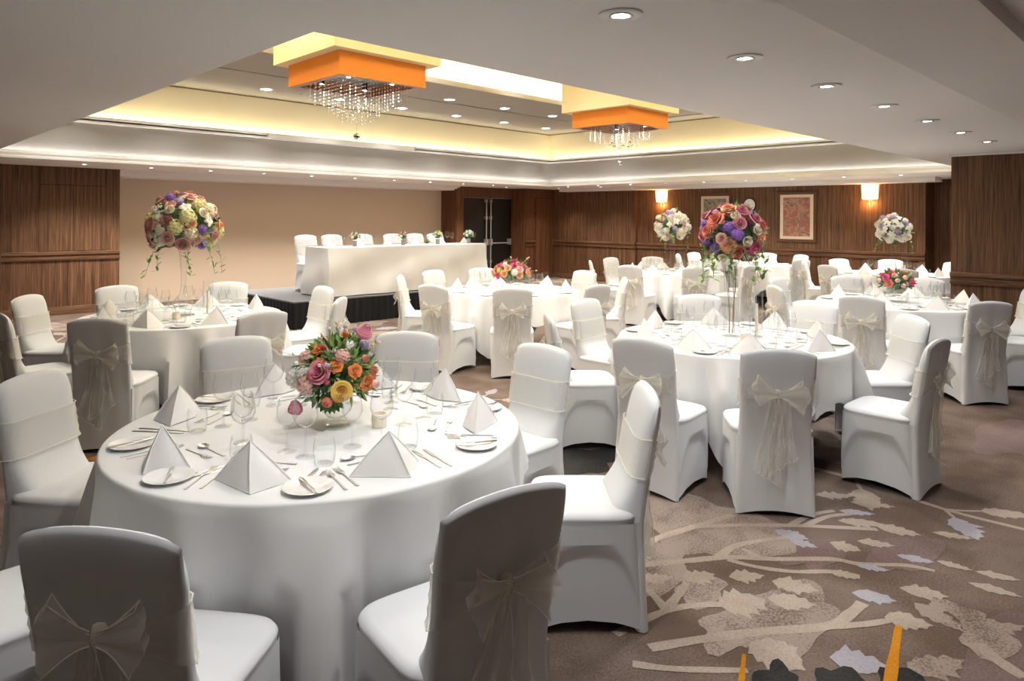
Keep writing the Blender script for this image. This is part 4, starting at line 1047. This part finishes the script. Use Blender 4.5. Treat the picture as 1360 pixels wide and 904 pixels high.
def extra(kind, col, size, dx, dz, df, stem=True):
    p = RT*dx+FW*df+Vector((0, 0, dz)); flower(kind, col, size, p, p+Vector((0, 0, .05))-FW*.08, bq, rr_)
    if stem: b = MB(); b.tube([(0, 0, 0), p*.5+Vector((0, 0, .01)), p], .0022, 5); b.build('stem', STEMM, bq)
extra('ranunculus', 'pink', .068, .115, .17, -.02); extra('ranunculus', 'pink', .062, -.135, -.115, -.09); extra('rose', 'yellow', .062, .055, -.035, -.14); extra('rose', 'pink', .07, -.03, .03, -.13)
extra('flower_bud', 'red', .035, -.03, .115, -.08); extra('ranunculus', 'coral', .04, .0, -.08, -.15); extra('hydrangea', 'white', .05, -.15, .0, -.08); extra('ranunculus', 'blush', .035, .17, -.03, -.05)
extra('ranunculus', 'coral', .034, -.07, .015, -.14); extra('peony', 'orange', .034, .03, .06, -.13); extra('hydrangea', 'blush', .045, -.09, -.015, -.14)
b = MB()
for k in range(7):
    a = -.9+.3*k; b.mi = k % 2
    leafq(b, Vector((0, 0, -.06))-FW*.10, (RT*math.sin(a)*.8-Vector((0, 0, 1))*math.cos(a)-FW*.15), -FW, .085, .035)
b.build('hanging_leaves', GR, bq, 0)
votive(x+.11, y-.16, 'the front table')
# T3, T5 low bouquets
x, y = CT['T3']
bowlp = [(.001, .006), (.10, .004), (.11, .001), (.115, .01), (.118, .10), (.116, .10)]
glass_vase('low_bowl', 'low round clear glass bowl with the pink and yellow bouquet, middle table', x, y, bowlp)
bouquet('low_bouquet', 'low pink, peach and yellow bouquet on the middle table before the stage', x, y, .975, .20,
    [('rose', 'hot', .34, 3), ('peony', 'pink', .30, 2), ('rose', 'peach', .32, 3), ('ranunculus', 'coral', .32, 2), ('peony', 'blush', .3, 3), ('hydrangea', 'yellow', .24, 2), ('hydrangea', 'white', .25, 3)], 32, 110, 21, zmin=-.2, sq=.72, wisps=7, xs=1.2)
x, y = CT['T5']
x -= .03; y += .03
glass_vase('low_bowl', 'low round clear glass bowl with the orange and pink bouquet, right table', x, y, bowlp)
bouquet('low_bouquet', 'low orange, pink and lilac bouquet with green leaves on the right table', x, y, .975, .165,
    [('rose', 'orange', .38, 3), ('rose', 'yellow', .38, 2), ('peony', 'coral', .34, 3), ('rose', 'hot', .34, 2), ('ranunculus', 'blush', .32, 2), ('hydrangea', 'lilac', .32, 1)], 22, 130, 31, zmin=-.2, sq=.8, wisps=2, xs=1.15)
# T6, T7 tall white
WK = [('orchid', 'white', .26, 6), ('hydrangea', 'white', .28, 6), ('hydrangea', 'cream', .26, 3), ('hydrangea', 'lilac', .2, 2), ('rose', 'blush', .2, 2), ('hydrangea', 'lemon', .2, 1)]
for k, nm, zc, R, sd in (('T6', 'below the left wall lamp', 1.53, .29, 41), ('T7', 'below the right wall lamp', 1.50, .27, 43)):
    x, y = CT[k]
    glass_vase('tall_vase', 'tall clear glass vase under the white bouquet '+nm, x, y, [(.001, .012), (.05, .010), (.055, .001), (.057, .008), (.045, .1), (.04, .3), (.05, .48), (.06, .55), (.059, .55)])
    bouquet('flower_ball', 'white orchid and hydrangea bouquet on a tall glass vase '+nm, x, y, zc, R, WK, 52, 70, sd, vines=2, zmin=-.7)
    hurricane(x+.02, y-.17, 'the far table '+nm, .42, .045, .14)
# head table posies
for k, (px_, col, R) in enumerate(((6.175, 'blush', .07), (7.14, 'pink', .07), (7.906, 'lemon', .075), (8.648, 'white', .08))):
    b = MB(); b.lathe([(.001, 0), (.032, 0), (.036, .09), (.034, .09), (.03, .006), (.001, .006)], 20)
    o = b.build('metal_vase', pbr('grey_zinc', (.32, .33, .35), .5, .6), None, 40, (px_, 9.98, ZH)); tag(o, 'small grey bud vase, %s from the left on the head table' % ordn[k], 'vase', 'bud vases on the head table')
    bouquet('posy', 'small %s and green posy, %s from the left on the head table' % (col, ordn[k]), px_, 9.98, ZH+.155, R*1.2, [('rose', col, .42, 3), ('hydrangea', 'white', .35, 2), ('rose', 'white', .36, 2)], 14, 60, 60+k, zmin=-.1, group='posies on the head table')
bouquet('loose_posy', 'loose peach posy lying at the front edge of the head table', 7.48, 9.74, ZH+.052, .055, [('rose', 'peach', .45, 2), ('hydrangea', 'white', .4, 1)], 7, 50, 77, zmin=0, sq=.8)
